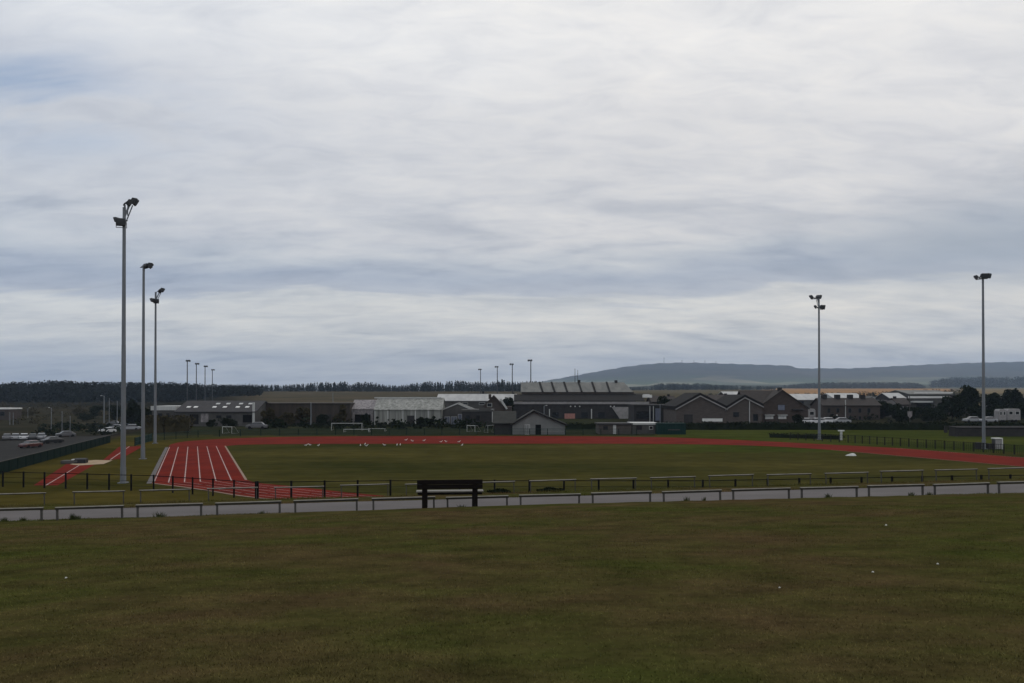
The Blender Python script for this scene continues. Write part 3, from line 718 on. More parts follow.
# white roofs behind
b = Bld('white_roofed_depot', 'pale-roofed depot showing between the brick house and the terrace', 790, 826, 330)
b.ridge_x(791, 826, 18, 400, 394.3, M['gwall'], M['roofw']); b.win(796, 804, 401, 404)
b = Bld('white_roofed_depot', 'pale-roofed depot with white gable behind the terrace chimneys', 834, 882, 318)
b.ridge_x(836, 866, 20, 399.6, 393.6, M['offw'], M['roofw'])
b.ridge_y(866.5, 874, 882, 16, 400.5, 396.5, 400.5, M['offw'], M['gwall'], .2, d0=-2); b.win(870, 877, 403, 406, d=-2)
# white roofs on the right
b = Bld('pale_roofed_barn', 'small barn with a pale slanting roof among the dark trees', 889, 906, 300)
b.ridge_x(890, 905.5, 12, 398.2, 393.4, M['dwall'], M['roofw']); b.win(894, 899, 400, 404)
b = Bld('grey_warehouse', 'long grey warehouse with white roof bands among trees on the right', 908, 954, 300)
b.ridge_x(910, 952, 22, 394.5, 390.6, M['gwall'], M['shedr']); b.box('fascia', M['white'], 908, 950, 396.2, 398.2, th=.5)
b.box('fascia', M['white'], 914, 952.5, 391.9, 393.2, d=-1, th=.3); b.box('canopy', M['offw'], 913, 934, 401, 402.6, d=-2, th=.3, depth=1.9)
b.box('gable_wall', M['gwall'], 934, 956, 400, 416, d=-3, th=.2, depth=2.7); b.win(916, 930, 404, 409)
b = Bld('white_house', 'small white house behind trees at the far right', 996, 1010, 290)
b.ridge_x(998, 1008, 8, 398.4, 396.2, M['offw'], M['roofw']); b.win(1001, 1005, 399, 402)
# extra far roofs above the twin gables
b = Bld('pale_roofed_barn', 'low pale roof glimpsed above the twin-gabled hall', 726, 742, 300)
b.ridge_x(726, 743, 12, 395.8, 392.0, M['bwall'], M['roofw'])

for lab, u0, u1, ye, yr, Z, d_, wm, rm in [
    ('brown house roof rising behind the dark workshop', 652, 676, 402, 396.4, 250, 9, 'bwall', 'broof'), ('dark house roof showing in the valley between the twin gables', 712, 734, 401, 395.6, 235, 9, 'bwall', 'broof'),
    ('grey house just right of the terraced houses', 881, 897, 406, 400.5, 250, 8, 'gwall', 'groof'), ('brown house between the pale barn and the grey warehouse', 898, 910, 404.5, 398.5, 262, 8, 'bwall', 'broof'),
    ('dark house right of the grey warehouse', 955, 972, 403, 397, 268, 8, 'bwall', 'groof'), ('brown house half hidden by trees at the far right', 1008, 1030, 404, 397.5, 262, 9, 'hall', 'broof'),
    ('low dark house behind the white-roofed shed', 470, 486, 398, 393.6, 300, 9, 'dwall', 'groof'), ('grey house left of the long factory', 500, 517, 399.5, 394.8, 275, 9, 'gwall', 'groof')]:
    b = Bld('village_house', lab, u0, u1, Z); rf = b.ridge_x(u0, u1, d_, ye, yr, M[wm], M[rm])
    cu = u0 + (u1 - u0) * random.choice((.2, .8)); MB().box(b.x(cu - 1.1), b.x(cu + 1.1), d_ / 2 - .5, d_ / 2 + .5, b.z(yr + 1.5), b.z(yr - 2.2)).build('chimney', M['dwall'], rf)
    for k_ in range(2):
        w0 = u0 + (u1 - u0) * (.22 + .4 * k_); b.win(w0, w0 + 3, ye + 2.2, ye + 5.2, M['offw'])

# ------------------------------------------------------------------ foliage
def crown(n, rx, ry, rz, zc, leaf, clumps=12):
    P = []
    for _ in range(clumps):
        c = rng.normal(size=3); c /= np.linalg.norm(c); c *= rng.uniform(.35, .8); r = rng.uniform(.25, .48)
        q = rng.normal(size=(n // clumps, 3)); q /= np.linalg.norm(q, axis=1)[:, None]; q *= (rng.uniform(.3, 1, n // clumps) ** .5)[:, None] * r
        P.append(c + q)
    P = np.vstack(P) * np.array((rx, ry, rz)) + np.array((0, 0, zc))
    return quads(P, rng.uniform(.6, 1.4, len(P)) * leaf)
def tree(label, u, Y, ytop, wpx, m, group=None, nm='broadleaf_tree', low=.04):
    X = px(u, Y); z = gz(X, Y); h = zz(ytop, Y) - z; r = wpx / F * Y / 2
    t = thing(nm, label, 'tree', (X, Y, z), 0, group)
    b = MB().tube((0, 0, -.2), (0, 0, h * .45), .045 * h * .5, .03 * h * .5, 7)
    for _ in range(5):
        an = random.uniform(0, 6.28); b.tube((0, 0, h * random.uniform(.25, .42)), (math.cos(an) * r * .6, math.sin(an) * r * .6, h * random.uniform(.55, .8)), .02 * h * .5, .006 * h, 5)
    b.build('trunk', M['bark'], t)
    V, Q = crown(2600, r, r, h * (1 - low) / 2 * 1.05, h * (1 + low) / 2 * .98, h * .085, 16)
    mesh_np('crown', V, Q, m, t)
def shrub(label, u, Y, ytop, wpx, m, nm='bush', z=None, leaf=.12, n=900, depth=.7):
    X = px(u, Y); z = gz(X, Y) if z is None else z; h = zz(ytop, Y) - z; r = wpx / F * Y / 2
    t = thing(nm, label, 'bush', (X, Y, z))
    V, Q = crown(n, r, r * depth, h * .55, h * .48, leaf); mesh_np('foliage', V, Q, m, t)
    b = MB()
    for _ in range(5): b.tube((0, 0, -.05), (random.uniform(-.6, .6) * r, random.uniform(-.3, .3) * r, h * .7), .02 * max(h, .3), .008, 5)
    b.build('stem', M['bark'], t)
G = 'dark trees among the far buildings'
for lab, u, Y, yt, w, mm in [
    ('dark rounded tree directly right of the terraced houses', 884, 235, 399, 20, 'leafd'), ('dark tree standing below the small pale-roofed barn', 897, 215, 403, 22, 'leafd'),
    ('low dark tree in front of the grey warehouse', 922, 215, 405, 36, 'leafd'), ('broad dark tree at the right end of the grey warehouse', 952, 225, 394, 30, 'leafd'),
    ('tallest dark tree, behind the rightmost floodlight mast', 971, 240, 386.5, 26, 'leafd'), ('dark tree just right of the rightmost floodlight mast', 992, 250, 392, 26, 'leafd'),
    ('dark pointed tree above the parked caravans', 1013, 255, 387.5, 20, 'leafd'), ('dark tree cut off by the right edge', 1030, 250, 393, 26, 'leafd'),
    ('dark tree filling the gap between workshop and twin-gabled hall', 668, 226, 396, 30, 'leafd'), ('dark low tree behind the brown house chimney', 508, 232, 398, 14, 'leafd'),
    ('round dark shrub-like tree before the brick house gable end', 797, 184, 414, 12, 'leafd'),
    ('broad dark green tree in front of the grey hall', 228, 168, 416.5, 20, 'leafd'), ('narrow dark green tree beside the hall shutter', 212, 170, 419, 12, 'leafd'),
    ('dark tree at the corner where hall meets brown shed', 258, 186, 410, 9, 'leafd'),
    ('dark tree behind the white flat-roofed annex', 148, 205, 403, 18, 'leafd'), ('dark tree left of the annex, behind the third mast', 133, 230, 402, 20, 'leafd'),
    ('wide dark tree between the terrace and the pale-roofed barn', 872, 240, 404, 22, 'leafd'), ('low wide dark tree under the grey warehouse canopy', 936, 205, 409, 34, 'leafd'),
    ('dark tree mass directly behind the rightmost mast base', 978, 215, 404, 26, 'leafd'), ('dark low tree between the two white caravans', 1003, 222, 403, 26, 'leafd'),
    ('low dark tree behind the wide caravan', 1024, 232, 401, 26, 'leafd'), ('dark low tree left of the warehouse sign', 905, 205, 408, 24, 'leafd'),
    ('dark low bushy tree between the second and third left masts', 149, 195, 411, 16, 'leafd'), ('dark low tree right of the parked vans', 141, 240, 408, 20, 'leafd'),
    ('dark low tree behind the parked vans', 120, 300, 404, 26, 'leafd'), ('long dark thicket left of the road lamp', 86, 290, 412, 26, 'leafd'),
    ('brownish bushy tree before the left end of the brown shed', 268, 181, 408, 17, 'leafb'), ('low brownish tree before the brown shed, left of its middle', 287, 180, 411, 19, 'leafb'),
    ('taller brownish tree before the middle of the brown shed', 303, 182, 404.5, 16, 'leafb'), ('dark low tree beside the column before the brown shed', 322, 179, 412, 16, 'leafd'),
    ('brownish tree before the right end of the brown shed', 341, 181, 406, 17, 'leafb'), ('brown tree at the corner of the pinkish shed', 366, 183, 412, 9, 'leafd'),
    ('dark bush-like tree before the right half of the translucent shed', 424, 180, 416, 18, 'leafd'),
    ('sparse dark tree by the road lamps on the left', 97, 330, 405, 20, 'leafd'), ('brownish tree left of the road lamps', 78, 340, 407, 22, 'leafb'),
    ('small scrubby tree beside the pale shed on the left', 27, 330, 409, 22, 'leafb')]:
    tree(lab, u, Y, yt, w, M[mm], G)

def hedge(label, pts, h, w, m, leaf=.35, dens=26, nm='hedge'):
    x0, y0 = pts[0]; t = thing(nm, label, 'hedge', (x0, y0, 0)); V = []; P = [np.array(p, float) for p in pts]
    cen = []; st_ = MB()
    for a, b_ in zip(P[:-1], P[1:]):
        d = np.linalg.norm(b_ - a); n = int(d * dens); u = rng.uniform(0, 1, n)[:, None]; q = a + (b_ - a) * u
        s_ = (u[:, 0] * d); hh = h * (.93 + .07 * np.sin(s_ * .9) + .05 * np.sin(s_ * 2.3 + 1))
        q = q + rng.uniform(-w / 2, w / 2, (n, 2)); g = terrain(q[:, 0], q[:, 1])
        cen.append(np.column_stack([q - P[0], g + hh * np.sqrt(rng.uniform(0.0, 1, n))]))
        for k in range(int(d / 2.5)):
            q = a + (b_ - a) * (k + .5) / max(1, int(d / 2.5)) - P[0]; z = gz(*(q + P[0])); st_.tube((*q, z - .1), (q[0] + random.uniform(-.3, .3), q[1], z + h * .6), .05, .02, 5)
    C_ = np.vstack(cen); V, Q = quads(C_, rng.uniform(.6, 1.4, len(C_)) * leaf); mesh_np('foliage', V, Q, m, t)
    for a, b_ in zip(P[:-1], P[1:]):
        k = int(np.linalg.norm(b_ - a) / 1.2) + 1
        for j in range(k):
            q0 = a + (b_ - a) * j / k - P[0]; q1 = a + (b_ - a) * (j + 1) / k - P[0]; zc = gz(*(q0 + P[0])); hh = h * random.uniform(.72, .84)
            st_.bar((*q0, zc + hh / 2), (*q1, zc + hh / 2), w * .7, hh)
    st_.build('branches', m, t)
hedge('long clipped dark hedge in front of the far right houses', [(px(664, 163), 163), (px(760, 163), 163), (px(860, 162), 162), (px(960, 161), 161), (px(1060, 160), 160)], 1.62, 1.8, M['leafd'], .38, 55)
hedge('brownish unkempt hedge below the white flat-roofed annex', [(px(146, 150), 150), (px(166, 149), 149), (px(190, 150), 150)], 3.3, 2.4, M['leafb'], .5, 90)
hedge('low dark hedge under the factory pink board', [(px(566, 165), 165), (px(602, 165), 165)], 1.35, 1.2, M['leafd'], .35, 40)
hedge('low dark scrub between the far right fence and grass', [(px(770, 134), 134), (px(842, 128), 128)], .75, 1.2, M['leafd'], .3, 34)
# scrub right and left of the bench, weeds on the path edge
for lab, u, v, yt, w in [('low dark shrub on the far verge just right of the bench', 501, 33.2, 488.3, 30), ('low dark shrub on the far verge behind the eighth near rail', 549, 33.3, 487.3, 32)]:
    X, Y = on_v(u, v); shrub(lab, u, Y, yt, w, M['leafd'], leaf=.09, n=1300)
for i, (u, hpx, w) in enumerate([(5, 5, 5), (24, 4.5, 5), (73, 7, 3), (77.5, 5, 5), (160, 6, 10), (262, 4, 6), (462, 5, 8), (687, 7, 6), (704, 6, 3), (828, 6, 5), (911, 5, 5), (929, 5, 5)]):
    X, Y = on_v(u, 26.05); z = gz(X, Y); h = hpx / F * Y * 1.1; r = w / F * Y / 2
    n = 70; P = np.column_stack([rng.normal(0, r * .5, n), rng.normal(0, .05, n), np.zeros(n)]); top = P + np.column_stack([rng.normal(0, r * .6, n), rng.normal(0, .05, n), rng.uniform(.3, 1, n) * h])
    wd = rng.uniform(.006, .014, n); V = np.stack([P - np.column_stack([wd, wd * 0, wd * 0]), P + np.column_stack([wd, wd * 0, wd * 0]), top], 1).reshape(-1, 3)
    o = mesh_np('weed_tuft', V, np.arange(n * 3).reshape(n, 3), M['weed']); o.location = (X, Y, z)
    tag(o, f'small tuft of weeds on the near path edge, {nth(i)}', 'weed', 'weed tufts along the path edge')

# ------------------------------------------------------------------ woods
def woodland(name, label, u0, u1, Y0, Y1, n, curve, m, per=44, spike=True, sc_=1.0):
    us = [c[0] for c in curve]; ys = [c[1] for c in curve]; C_ = []; S = []
    for _ in range(n):
        Y = random.uniform(Y0, Y1); u = random.uniform(u0, u1); X = px(u, Y); z = gz(X, Y)
        hm = zz(float(np.interp(u, us, ys)), Y) - z; h = max(2.0, hm * (random.choice((.58, .66, .74, .80, .86, .93, 1.0, 1.08)) if spike else random.choice((.72, .82, .88, .92, .97, 1.03))) * random.uniform(.95, 1.03)); r = h * random.uniform(.14, .24) if spike else h * random.uniform(.3, .5)
        f = rng.uniform(0, 1, per) ** .8; an = rng.uniform(0, 6.28, per)
        rad = r * ((1 - f) ** .8 + .06 if spike else np.sqrt(np.maximum(.02, 1 - (2 * f - 1) ** 2))) * rng.uniform(.3, 1, per)
        C_.append(np.column_stack([X + np.cos(an) * rad, Y + np.sin(an) * rad, z + f * h * .97])); S.append(np.full(per, h * .17 * sc_) * (1.15 - .6 * f))
    C_ = np.vstack(C_); S = np.concatenate(S); V, Q = quads(C_, S)
    o = mesh_np(name, V, Q, m); tag(o, label, 'woodland', kind='stuff'); return o
woodland('woodland', 'dark wood along the skyline on the left', -90, 262, 560, 740, 1300,
         [(-90, 382), (0, 382.6), (20, 382), (45, 381), (60, 380.2), (75, 381.6), (110, 382), (150, 382.5), (165, 382), (200, 383.5), (235, 384.6), (262, 385.5)], M['conif'], spike=False)
woodland('woodland', 'dark spiky conifer wood along the middle of the skyline', 225, 545, 860, 1010, 1300,
         [(225, 385), (250, 384), (262, 384.6), (280, 385), (300, 384), (318, 382.2), (330, 382.6), (345, 381.6), (352, 385), (358, 382), (372, 382.4), (385, 385), (400, 385.4), (415, 383.6), (430, 381.8), (445, 382), (455, 380.8), (470, 381.6), (490, 382.6), (500, 379.6), (510, 382), (530, 381.6), (545, 382)], M['conif'])
woodland('woodland', 'line of dark trees below the hill behind the hall', 630, 775, 1500, 1640, 420,
         [(636, 386.5), (650, 385), (660, 383), (672, 382.6), (680, 383.4), (700, 383), (716, 384.2), (730, 384.6), (745, 385.4), (775, 386.2)], M['conif'], spike=False)
woodland('woodland', 'dark plantation strip above the orange field', 770, 925, 2250, 2500, 620,
         [(770, 386.2), (790, 384.4), (805, 383), (830, 382), (860, 381.8), (900, 381.9), (918, 382.6), (925, 385.6)], M['conif'], spike=False)
woodland('woodland', 'dark plantation on the far right ridge below the hill', 930, 1060, 2700, 2900, 360,
         [(930, 380.5), (945, 377.6), (965, 376.6), (1000, 377), (1024, 376), (1060, 376)], M['conif'], spike=False)
woodland('woodland', 'dark hedgerow trees at the foot of the orange field', 700, 960, 620, 700, 170,
         [(700, 393), (760, 393.5), (800, 392.6), (850, 391.8), (900, 390.6), (920, 389), (960, 389.5)], M['leafd'], spike=False, sc_=1.3)

def scrub(label, n, u0, u1, Y0, Y1, m):
    C_ = []; S = []
    for _ in range(n):
        Y = random.uniform(Y0, Y1); u = random.uniform(u0, u1); X = px(u, Y); z = gz(X, Y); h = random.uniform(.5, 2.4) * random.uniform(.5, 1.2); r = h * random.uniform(.6, 1.3); k = 26
        q = rng.normal(size=(k, 3)); q /= np.linalg.norm(q, axis=1)[:, None]; q *= rng.uniform(.4, 1, k)[:, None]; q[:, 2] = np.abs(q[:, 2])
        C_.append(np.column_stack([X + q[:, 0] * r, Y + q[:, 1] * r, z + q[:, 2] * h])); S.append(np.full(k, .3 * h + .15))
    V, Q = quads(np.vstack(C_), np.concatenate(S)); tag(mesh_np('scrub', V, Q, m), label, 'scrub', kind='stuff')
scrub('low dark scrub over the rough ground at the left', 260, -40, 150, 260, 540, M['leafb'])
scrub('low dark scrub beyond the car park at the left', 110, 40, 150, 196, 260, M['leafd'])
scrub('low dark scrub between the far buildings on the right', 160, 830, 1060, 205, 330, M['leafd'])
scrub('rough growth along the foot of the far buildings', 120, 250, 500, 166, 184, M['leafd'])

# ------------------------------------------------------------------ hill
HC = [(440, 389), (500, 386.2), (520, 384.3), (540, 381.6), (560, 378.2), (578, 375), (600, 371), (625, 366.8), (645, 364.4), (660, 363.2), (680, 362.6), (700, 362.8), (725, 363.6), (750, 364.4), (785, 365.4), (793, 366.0), (798, 368.6),
      (820, 368.2), (850, 368.4), (880, 367), (905, 365.6), (940, 364), (970, 362.8), (1024, 361.6), (1100, 360), (1200, 362)]
def make_hill():
    us = np.arange(440, 1200, 4.0); yt = np.interp(us, [c[0] for c in HC], [c[1] for c in HC]) + .25 * np.sin(us * .35) + .15 * np.sin(us * .9)
    Ys = np.concatenate([np.linspace(3000, 5400, 26), np.linspace(5480, 6500, 6)])
    U, YY = np.meshgrid(us, Ys); t = (U - 512) / F; X = t * 5400 + (t * YY - t * 5400) * .75
    top = EYE + (HOR - yt) / F * 5400
    s = np.clip((YY - 3000) / 2400, 0, 1); prof = s ** 1.25
    base = 6.0
    Z = base + (top[None, :] - base) * prof + 7 * np.sin(X * .004 + YY * .003) * np.sin(YY * .0021) * (s * (1 - s) * 4)
    Z = np.where(YY > 5400, Z - (YY - 5400) * .10, Z)
    nr, na = U.shape; idx = np.arange(nr * na).reshape(nr, na)
    Q = np.stack([idx[:-1, :-1], idx[:-1, 1:], idx[1:, 1:], idx[1:, :-1]], -1).reshape(-1, 4)
    m = bpy.data.materials.new('moorland'); m.use_nodes = True; nt = m.node_tree; L = nt.links; bs = nt.nodes['Principled BSDF']
    bs.inputs['Roughness'].default_value = 1; bs.inputs['Specular IOR Level'].default_value = 0
    geo = nd(nt, 'ShaderNodeNewGeometry'); sep = nd(nt, 'ShaderNodeSeparateXYZ'); L.new(geo.outputs['Position'], sep.inputs[0])
    n1 = nd(nt, 'ShaderNodeTexNoise'); n1.inputs['Scale'].default_value = .0022; n1.inputs['Detail'].default_value = 6; L.new(geo.outputs['Position'], n1.inputs['Vector'])
    vo = nd(nt, 'ShaderNodeTexVoronoi'); vo.inputs['Scale'].default_value = .0034; L.new(geo.outputs['Position'], vo.inputs['Vector'])
    fr = nd(nt, 'ShaderNodeValToRGB'); e = fr.color_ramp.elements; e[0].color = (.085, .108, .070, 1); e[1].color = (.26, .24, .17, 1); e[0].position = .3; e[1].position = .85
    L.new(vo.outputs['Color'], fr.inputs[0])
    he = nd(nt, 'ShaderNodeValToRGB'); e = he.color_ramp.elements; e[0].color = (.048, .054, .056, 1); e[1].color = (.080, .078, .076, 1); e[0].position = .35; e[1].position = .65
    L.new(n1.outputs['Fac'], he.inputs[0])
    ad = nd(nt, 'ShaderNodeMath', operation='MULTIPLY_ADD'); ad.inputs[1].default_value = 150; L.new(n1.outputs['Fac'], ad.inputs[0]); L.new(sep.outputs['Z'], ad.inputs[2])
    mr = nd(nt, 'ShaderNodeMapRange'); mr.inputs[1].default_value = 125; mr.inputs[2].default_value = 190; L.new(ad.outputs[0], mr.inputs[0])
    mx = nd(nt, 'ShaderNodeMix', data_type='RGBA'); L.new(mr.outputs[0], mx.inputs[0]); L.new(fr.outputs[0], mx.inputs[6]); L.new(he.outputs[0], mx.inputs[7]); L.new(mx.outputs[2], bs.inputs['Base Color'])
    o = mesh_np('hill', np.stack([X, YY, Z], -1).reshape(-1, 3), Q[:, ::-1], m)
    o.data.polygons.foreach_set('use_smooth', [True] * len(o.data.polygons)); struct(o)
make_hill()
for i, (u, y0, h) in enumerate([(664, 364, 46), (682, 363.4, 24), (694, 363.4, 21), (705, 363.8, 24), (716, 364, 18)]):
    X, Y = px(u, 5385), 5385; z = zz(y0, Y)
    t = thing('radio_mast', ['tall lattice mast at the left end of the hilltop', 'short mast next right of the tall hilltop mast', 'short hilltop mast in the middle of the row', 'second mast from the right on the hilltop', 'rightmost short mast on the hilltop'][i], 'mast', (X, Y, z), 0, 'masts on the hilltop')
    b = MB()
    for (dx, dy) in ((-1, -1), (1, -1), (0, 1)): b.tube((dx * 1.6, dy * 1.6, -6), (dx * .5, dy * .5, h), .9, .6, 4)
    b.build('lattice_tower', M['dsteel'], t)
    MB().box(-2.2, 2.2, -1.5, 1.5, h * .8, h * .8 + 2.5).build('dish_platform', M['dsteel'], t)

# ------------------------------------------------------------------ vehicles
def car_mesh(label, kind, group, scale=1.0):
    t = thing('parked_car', label, 'car', (0, 0, 0), 0, group)
    b = MB().prism_y([(-2.1, .32), (-2.12, .62), (-2.0, .86), (-1.1, .93), (1.15, .95), (2.0, .88), (2.1, .6), (2.08, .3)], -.86, .86)
    b.build('body', CAR[kind], t, .05)
    c = MB().add([(-1.25, -.80, .93), (1.55, -.80, .93), (1.55, .80, .93), (-1.25, .80, .93), (-.55, -.62, 1.40), (1.05, -.62, 1.40), (1.05, .62, 1.40), (-.55, .62, 1.40)],
                 [(0, 3, 2, 1), (4, 5, 6, 7), (0, 1, 5, 4), (1, 2, 6, 5), (2, 3, 7, 6), (3, 0, 4, 7)])
    c.build('window', M['pane'], t, .03)
    MB().add([(-.62, -.66, 1.395), (1.12, -.66, 1.395), (1.12, .66, 1.395), (-.62, .66, 1.395), (-.45, -.58, 1.46), (.95, -.58, 1.46), (.95, .58, 1.46), (-.45, .58, 1.46)],
             [(0, 3, 2, 1), (4, 5, 6, 7), (0, 1, 5, 4), (1, 2, 6, 5), (2, 3, 7, 6), (3, 0, 4, 7)]).build('roof', CAR[kind], t)
    for x in (-1.3, 1.3):
        for y in (-.80, .80):
            w = MB().tube((x, y - .1, .32), (x, y + .1, .32), .32, .32, 12).build('wheel', M['tyre'], t)
    for y in (-.6, .6): MB().box(-2.14, -2.05, y - .16, y + .16, .62, .78).build('headlight', M['glass'], t)
    return t
def car(label, kind, u, Y, rot, group):
    X = px(u, Y); t = car_mesh(label, kind, group); t.location = (X, Y, gz(X, Y)); t.rotation_euler = (0, 0, math.radians(rot)); return t
gl = 'cars parked beyond the green fence'
for lab, k, u, y, rot in [('grey car at the left end of the parked row', 'grey', 7.2, 440.3, 121), ('pale silver car second in the parked row', 'silver', 15.8, 440, 121), ('brightest white car in the middle of the parked row', 'white', 24.4, 440, 120),
                          ('black car next to the white one in the parked row', 'black', 33, 440.2, 119), ('grey-blue car at the right end of the parked row', 'silver', 41.6, 439.6, 116),
                          ('maroon car parked in front of the row, by the green fence', 'maroon', 31, 448.0, 75),
                          ('black car near the boarded fence, right of the maroon car', 'black', 52, 443.5, 60), ('dark grey car alone in the middle of the car park', 'grey', 66, 437, 40),
                          ('white car alone left of the vans, beyond the green fence end', 'white', 107.5, 433, 60), ('silver car left of the nearest mast, in the far group', 'silver', 116, 429.5, 10),
                          ('silver car right of the nearest mast', 'silver', 131, 430.5, 15), ('blue car behind the far parked group', 'blue', 133, 426, 10), ('grey car at the back of the far parked group', 'grey', 114, 425.4, 5)]:
    X, Y = hit(u, y, 80); car(lab, k, u, Y, rot, gl)
gr = 'cars parked behind the long hedge'
for lab, k, u, Y, rot in [('white car behind the hedge, just right of the brick house', 'white', 804.5, 186, 6), ('white car behind the hedge, left of the far mast', 'white', 817, 186, 4), ('white car behind the hedge, right of the far mast', 'white', 827, 190, 8),
                          ('pale car behind the hedge under the terrace downpipe', 'silver', 841, 190, 0), ('grey car behind the hedge, beside the rightmost mast', 'silver', 988, 196, 10), ('pale car left of the rightmost mast, behind hedge', 'silver', 972, 198, 0)]:
    c_ = car(lab, k, u, Y, rot, gr); c_.location.z = .25
car('dark grey car with rounded roof outside the grey hall', 'grey', 257, 166, 5, None)
def caravan(label, u0, u1, ytop, Y):
    X = px((u0 + u1) / 2, Y); t = thing('caravan', label, 'caravan', (X, Y, gz(X, Y))); hw = (px(u1, Y) - px(u0, Y)) / 2; h = zz(ytop, Y) - gz(X, Y)
    MB().prism_y([(-hw, .5), (-hw, h - .5), (-hw + .3, h), (hw - .3, h), (hw, h - .4), (hw, .5)], 0, 2.2).build('body', M['conc'], t, .05)
    n = max(2, int(hw * 1.2))
    for k in range(n):
        c = -hw + 2 * hw * (k + .5) / n; opening(t, 'window', c - hw / n * .62, c + hw / n * .62, h * .55, h * .82, 0, M['offw'], M['pane'])
    for x in (-hw * .3, hw * .3): MB().tube((x, -.03, .33), (x, .2, .33), .33, .33, 12).build('wheel', M['tyre'], t)
caravan('white caravan behind the long hedge, left of the far mast', 800.5, 815.5, 408.8, 200)
caravan('narrow white caravan behind the hedge at the far right', 999, 1006, 409.2, 205)
caravan('wide white caravan behind the hedge at the far right edge', 1007.5, 1020.5, 408.8, 207)

# ------------------------------------------------------------------ small field furniture
def goal(label, u0, u1, ytop, Y, rot=0, W=None):
    X = px((u0 + u1) / 2, Y); z = gz(X, Y); hw = (px(u1, Y) - px(u0, Y)) / 2 if W is None else W / 2; h = zz(ytop, Y) - z
    t = thing('football_goal', label, 'goal', (X, Y, z), math.radians(rot), 'white football goals behind the track'); r = .05
    MB().tube((-hw - r, 0, h), (hw + r, 0, h), r, r, 8).build('crossbar', M['offw'], t)
    for s_ in (-hw, hw):
        MB().tube((s_, 0, -.1), (s_, 0, h - r), r, r, 8).build('goalpost', M['offw'], t)
        MB().tube((s_, 0, h), (s_, .8, h), .03, .03, 6).tube((s_, .8, h), (s_, 1.9, .05), .03, .03, 6).tube((s_, 0, .05), (s_, 1.9, .05), .025, .025, 6).build('net_stanchion', M['conc'], t)
    return t
goal('large white football goal behind the far bend', 331.5, 362, 423.3, 160)
goal('low wide white goal in front of the large goal', 344, 369, 429.3, 152)
goal('low white goal right of the large goal, by the pinkish shed', 368.5, 385, 428.7, 156)
goal('small white goal turned sideways, left of the clubhouse wing', 487.5, 496, 425.3, 150, 25)
goal('small white goal turned sideways, by the dark store', 466, 476, 425.6, 154, -35)
goal('small white goal turned edge on, in front of the grey hall', 221.5, 233, 426.8, 147, -20)
# landing bed beside the runway
X, Y = onfield(73, 463.4); t = thing('landing_mat', 'grey landing mat partly under a black cover, on the grass beside the sand pit', 'mat', (X, Y, 0), .25)
MB().box(-1.0, .6, -.6, .6, .0, .34).build('mat', M['gwall'], t, .05); MB().box(-.1, .5, -.3, .4, .345, .45).build('folded_cover', M['offw'], t, .06)
MB().prism_x([(-.65, 0), (-.5, .45), (0, .56), (.5, .46), (.65, 0)], .25, 1.35).build('cover', M['tarp'], t, .05)
# white mound on the infield
X, Y = onfield(851, 455.6); V = []; n = 14
vs = []; fs = []
for j in range(5):
    rr = 1 - j / 4.5; zc = .42 * (1 - rr ** 1.8)
    for i in range(n):
        an = 2 * math.pi * i / n; w_ = 1 + .12 * math.sin(3 * an + j) + random.uniform(-.05, .05); vs.append((math.cos(an) * rr * .68 * w_ + .05 * j, math.sin(an) * rr * .5 * w_, zc + random.uniform(-.02, .02) * (j > 0)))
for j in range(4):
    for i in range(n): fs.append((j * n + i, j * n + (i + 1) % n, (j + 1) * n + (i + 1) % n, (j + 1) * n + i))
fs.append(tuple(range(4 * n, 5 * n)))
mb = MB().add(vs, fs); o = mb.build('white_sheet', M['offw'], None, smooth=True); o.location = (X, Y, 0); o.scale = (.9, .9, .68); tag(o, 'small white sheeted heap lying on the right of the infield', 'sheet')
# white T post, cabinet, dark shelter, sign
X, Y = onfield(841, 440.2); t = thing('white_post', 'white T-shaped post standing beyond the far right bend', 'post', (X, Y, 0)); t.scale = (.72, .8, 1)
MB().box(-.22, .22, -.15, .15, -.05, 1.42).build('post', M['offw'], t, .01); MB().box(-.62, .62, -.2, .2, 1.423, 1.6).build('crossbar', M['white'], t, .01)
X, Y = onfield(998.2, 449.3); t = thing('equipment_cabinet', 'white-framed grey cabinet standing right of the rightmost floodlight mast', 'cabinet', (X, Y, 0)); t.scale = (.78, .9, 1)
MB().box(-.60, .50, .0, .8, 0, 1.36).build('body', M['gwall'], t, .01); MB().box(-.68, .72, -.06, .86, 1.363, 1.5).box(.56, .72, -.06, .86, 0, 1.36).build('frame', M['white'], t, .01)
MB().box(-.52, .44, -.03, -.004, .06, 1.3).build('door', M['conc'], t); MB().box(.34, .38, -.07, -.033, .6, .8).build('handle', M['black'], t)
b = Bld('spectator_shelter', 'long low dark shelter on the grass at the far right', 955, 1060, 137, 0, 'shelter')
MB().box(b.x(956), b.x(1060), 1.8, 2.2, 0, 1.6).box(b.x(956) - .1, b.x(956), 0, 2.2, 0, 1.6).build('wall', M['dwall'], b.r)
MB().prism_x([(-.1, 1.42), (2.4, 1.62), (2.4, 1.72), (-.1, 1.52)], b.x(955), b.x(1060)).build('roof', M['rib'], b.r)
MB().box(b.x(957), b.x(1060), 1.1, 1.5, .4, .46).build('bench_seat', M['bwall'], b.r)
for u in range(957, 1060, 8): MB().box(b.x(u) - .05, b.x(u) + .05, 0, .1, 0, 1.43).build('post', M['dwall'], b.r)
b.box('counter', M['dwall'], 956, 1060, 428.8, 437, d=-.12, th=.0, depth=.05)
b = Bld('shelter_post', 'dark square block at the left end of the low shelter', 943.5, 950, 150, 0, 'block')
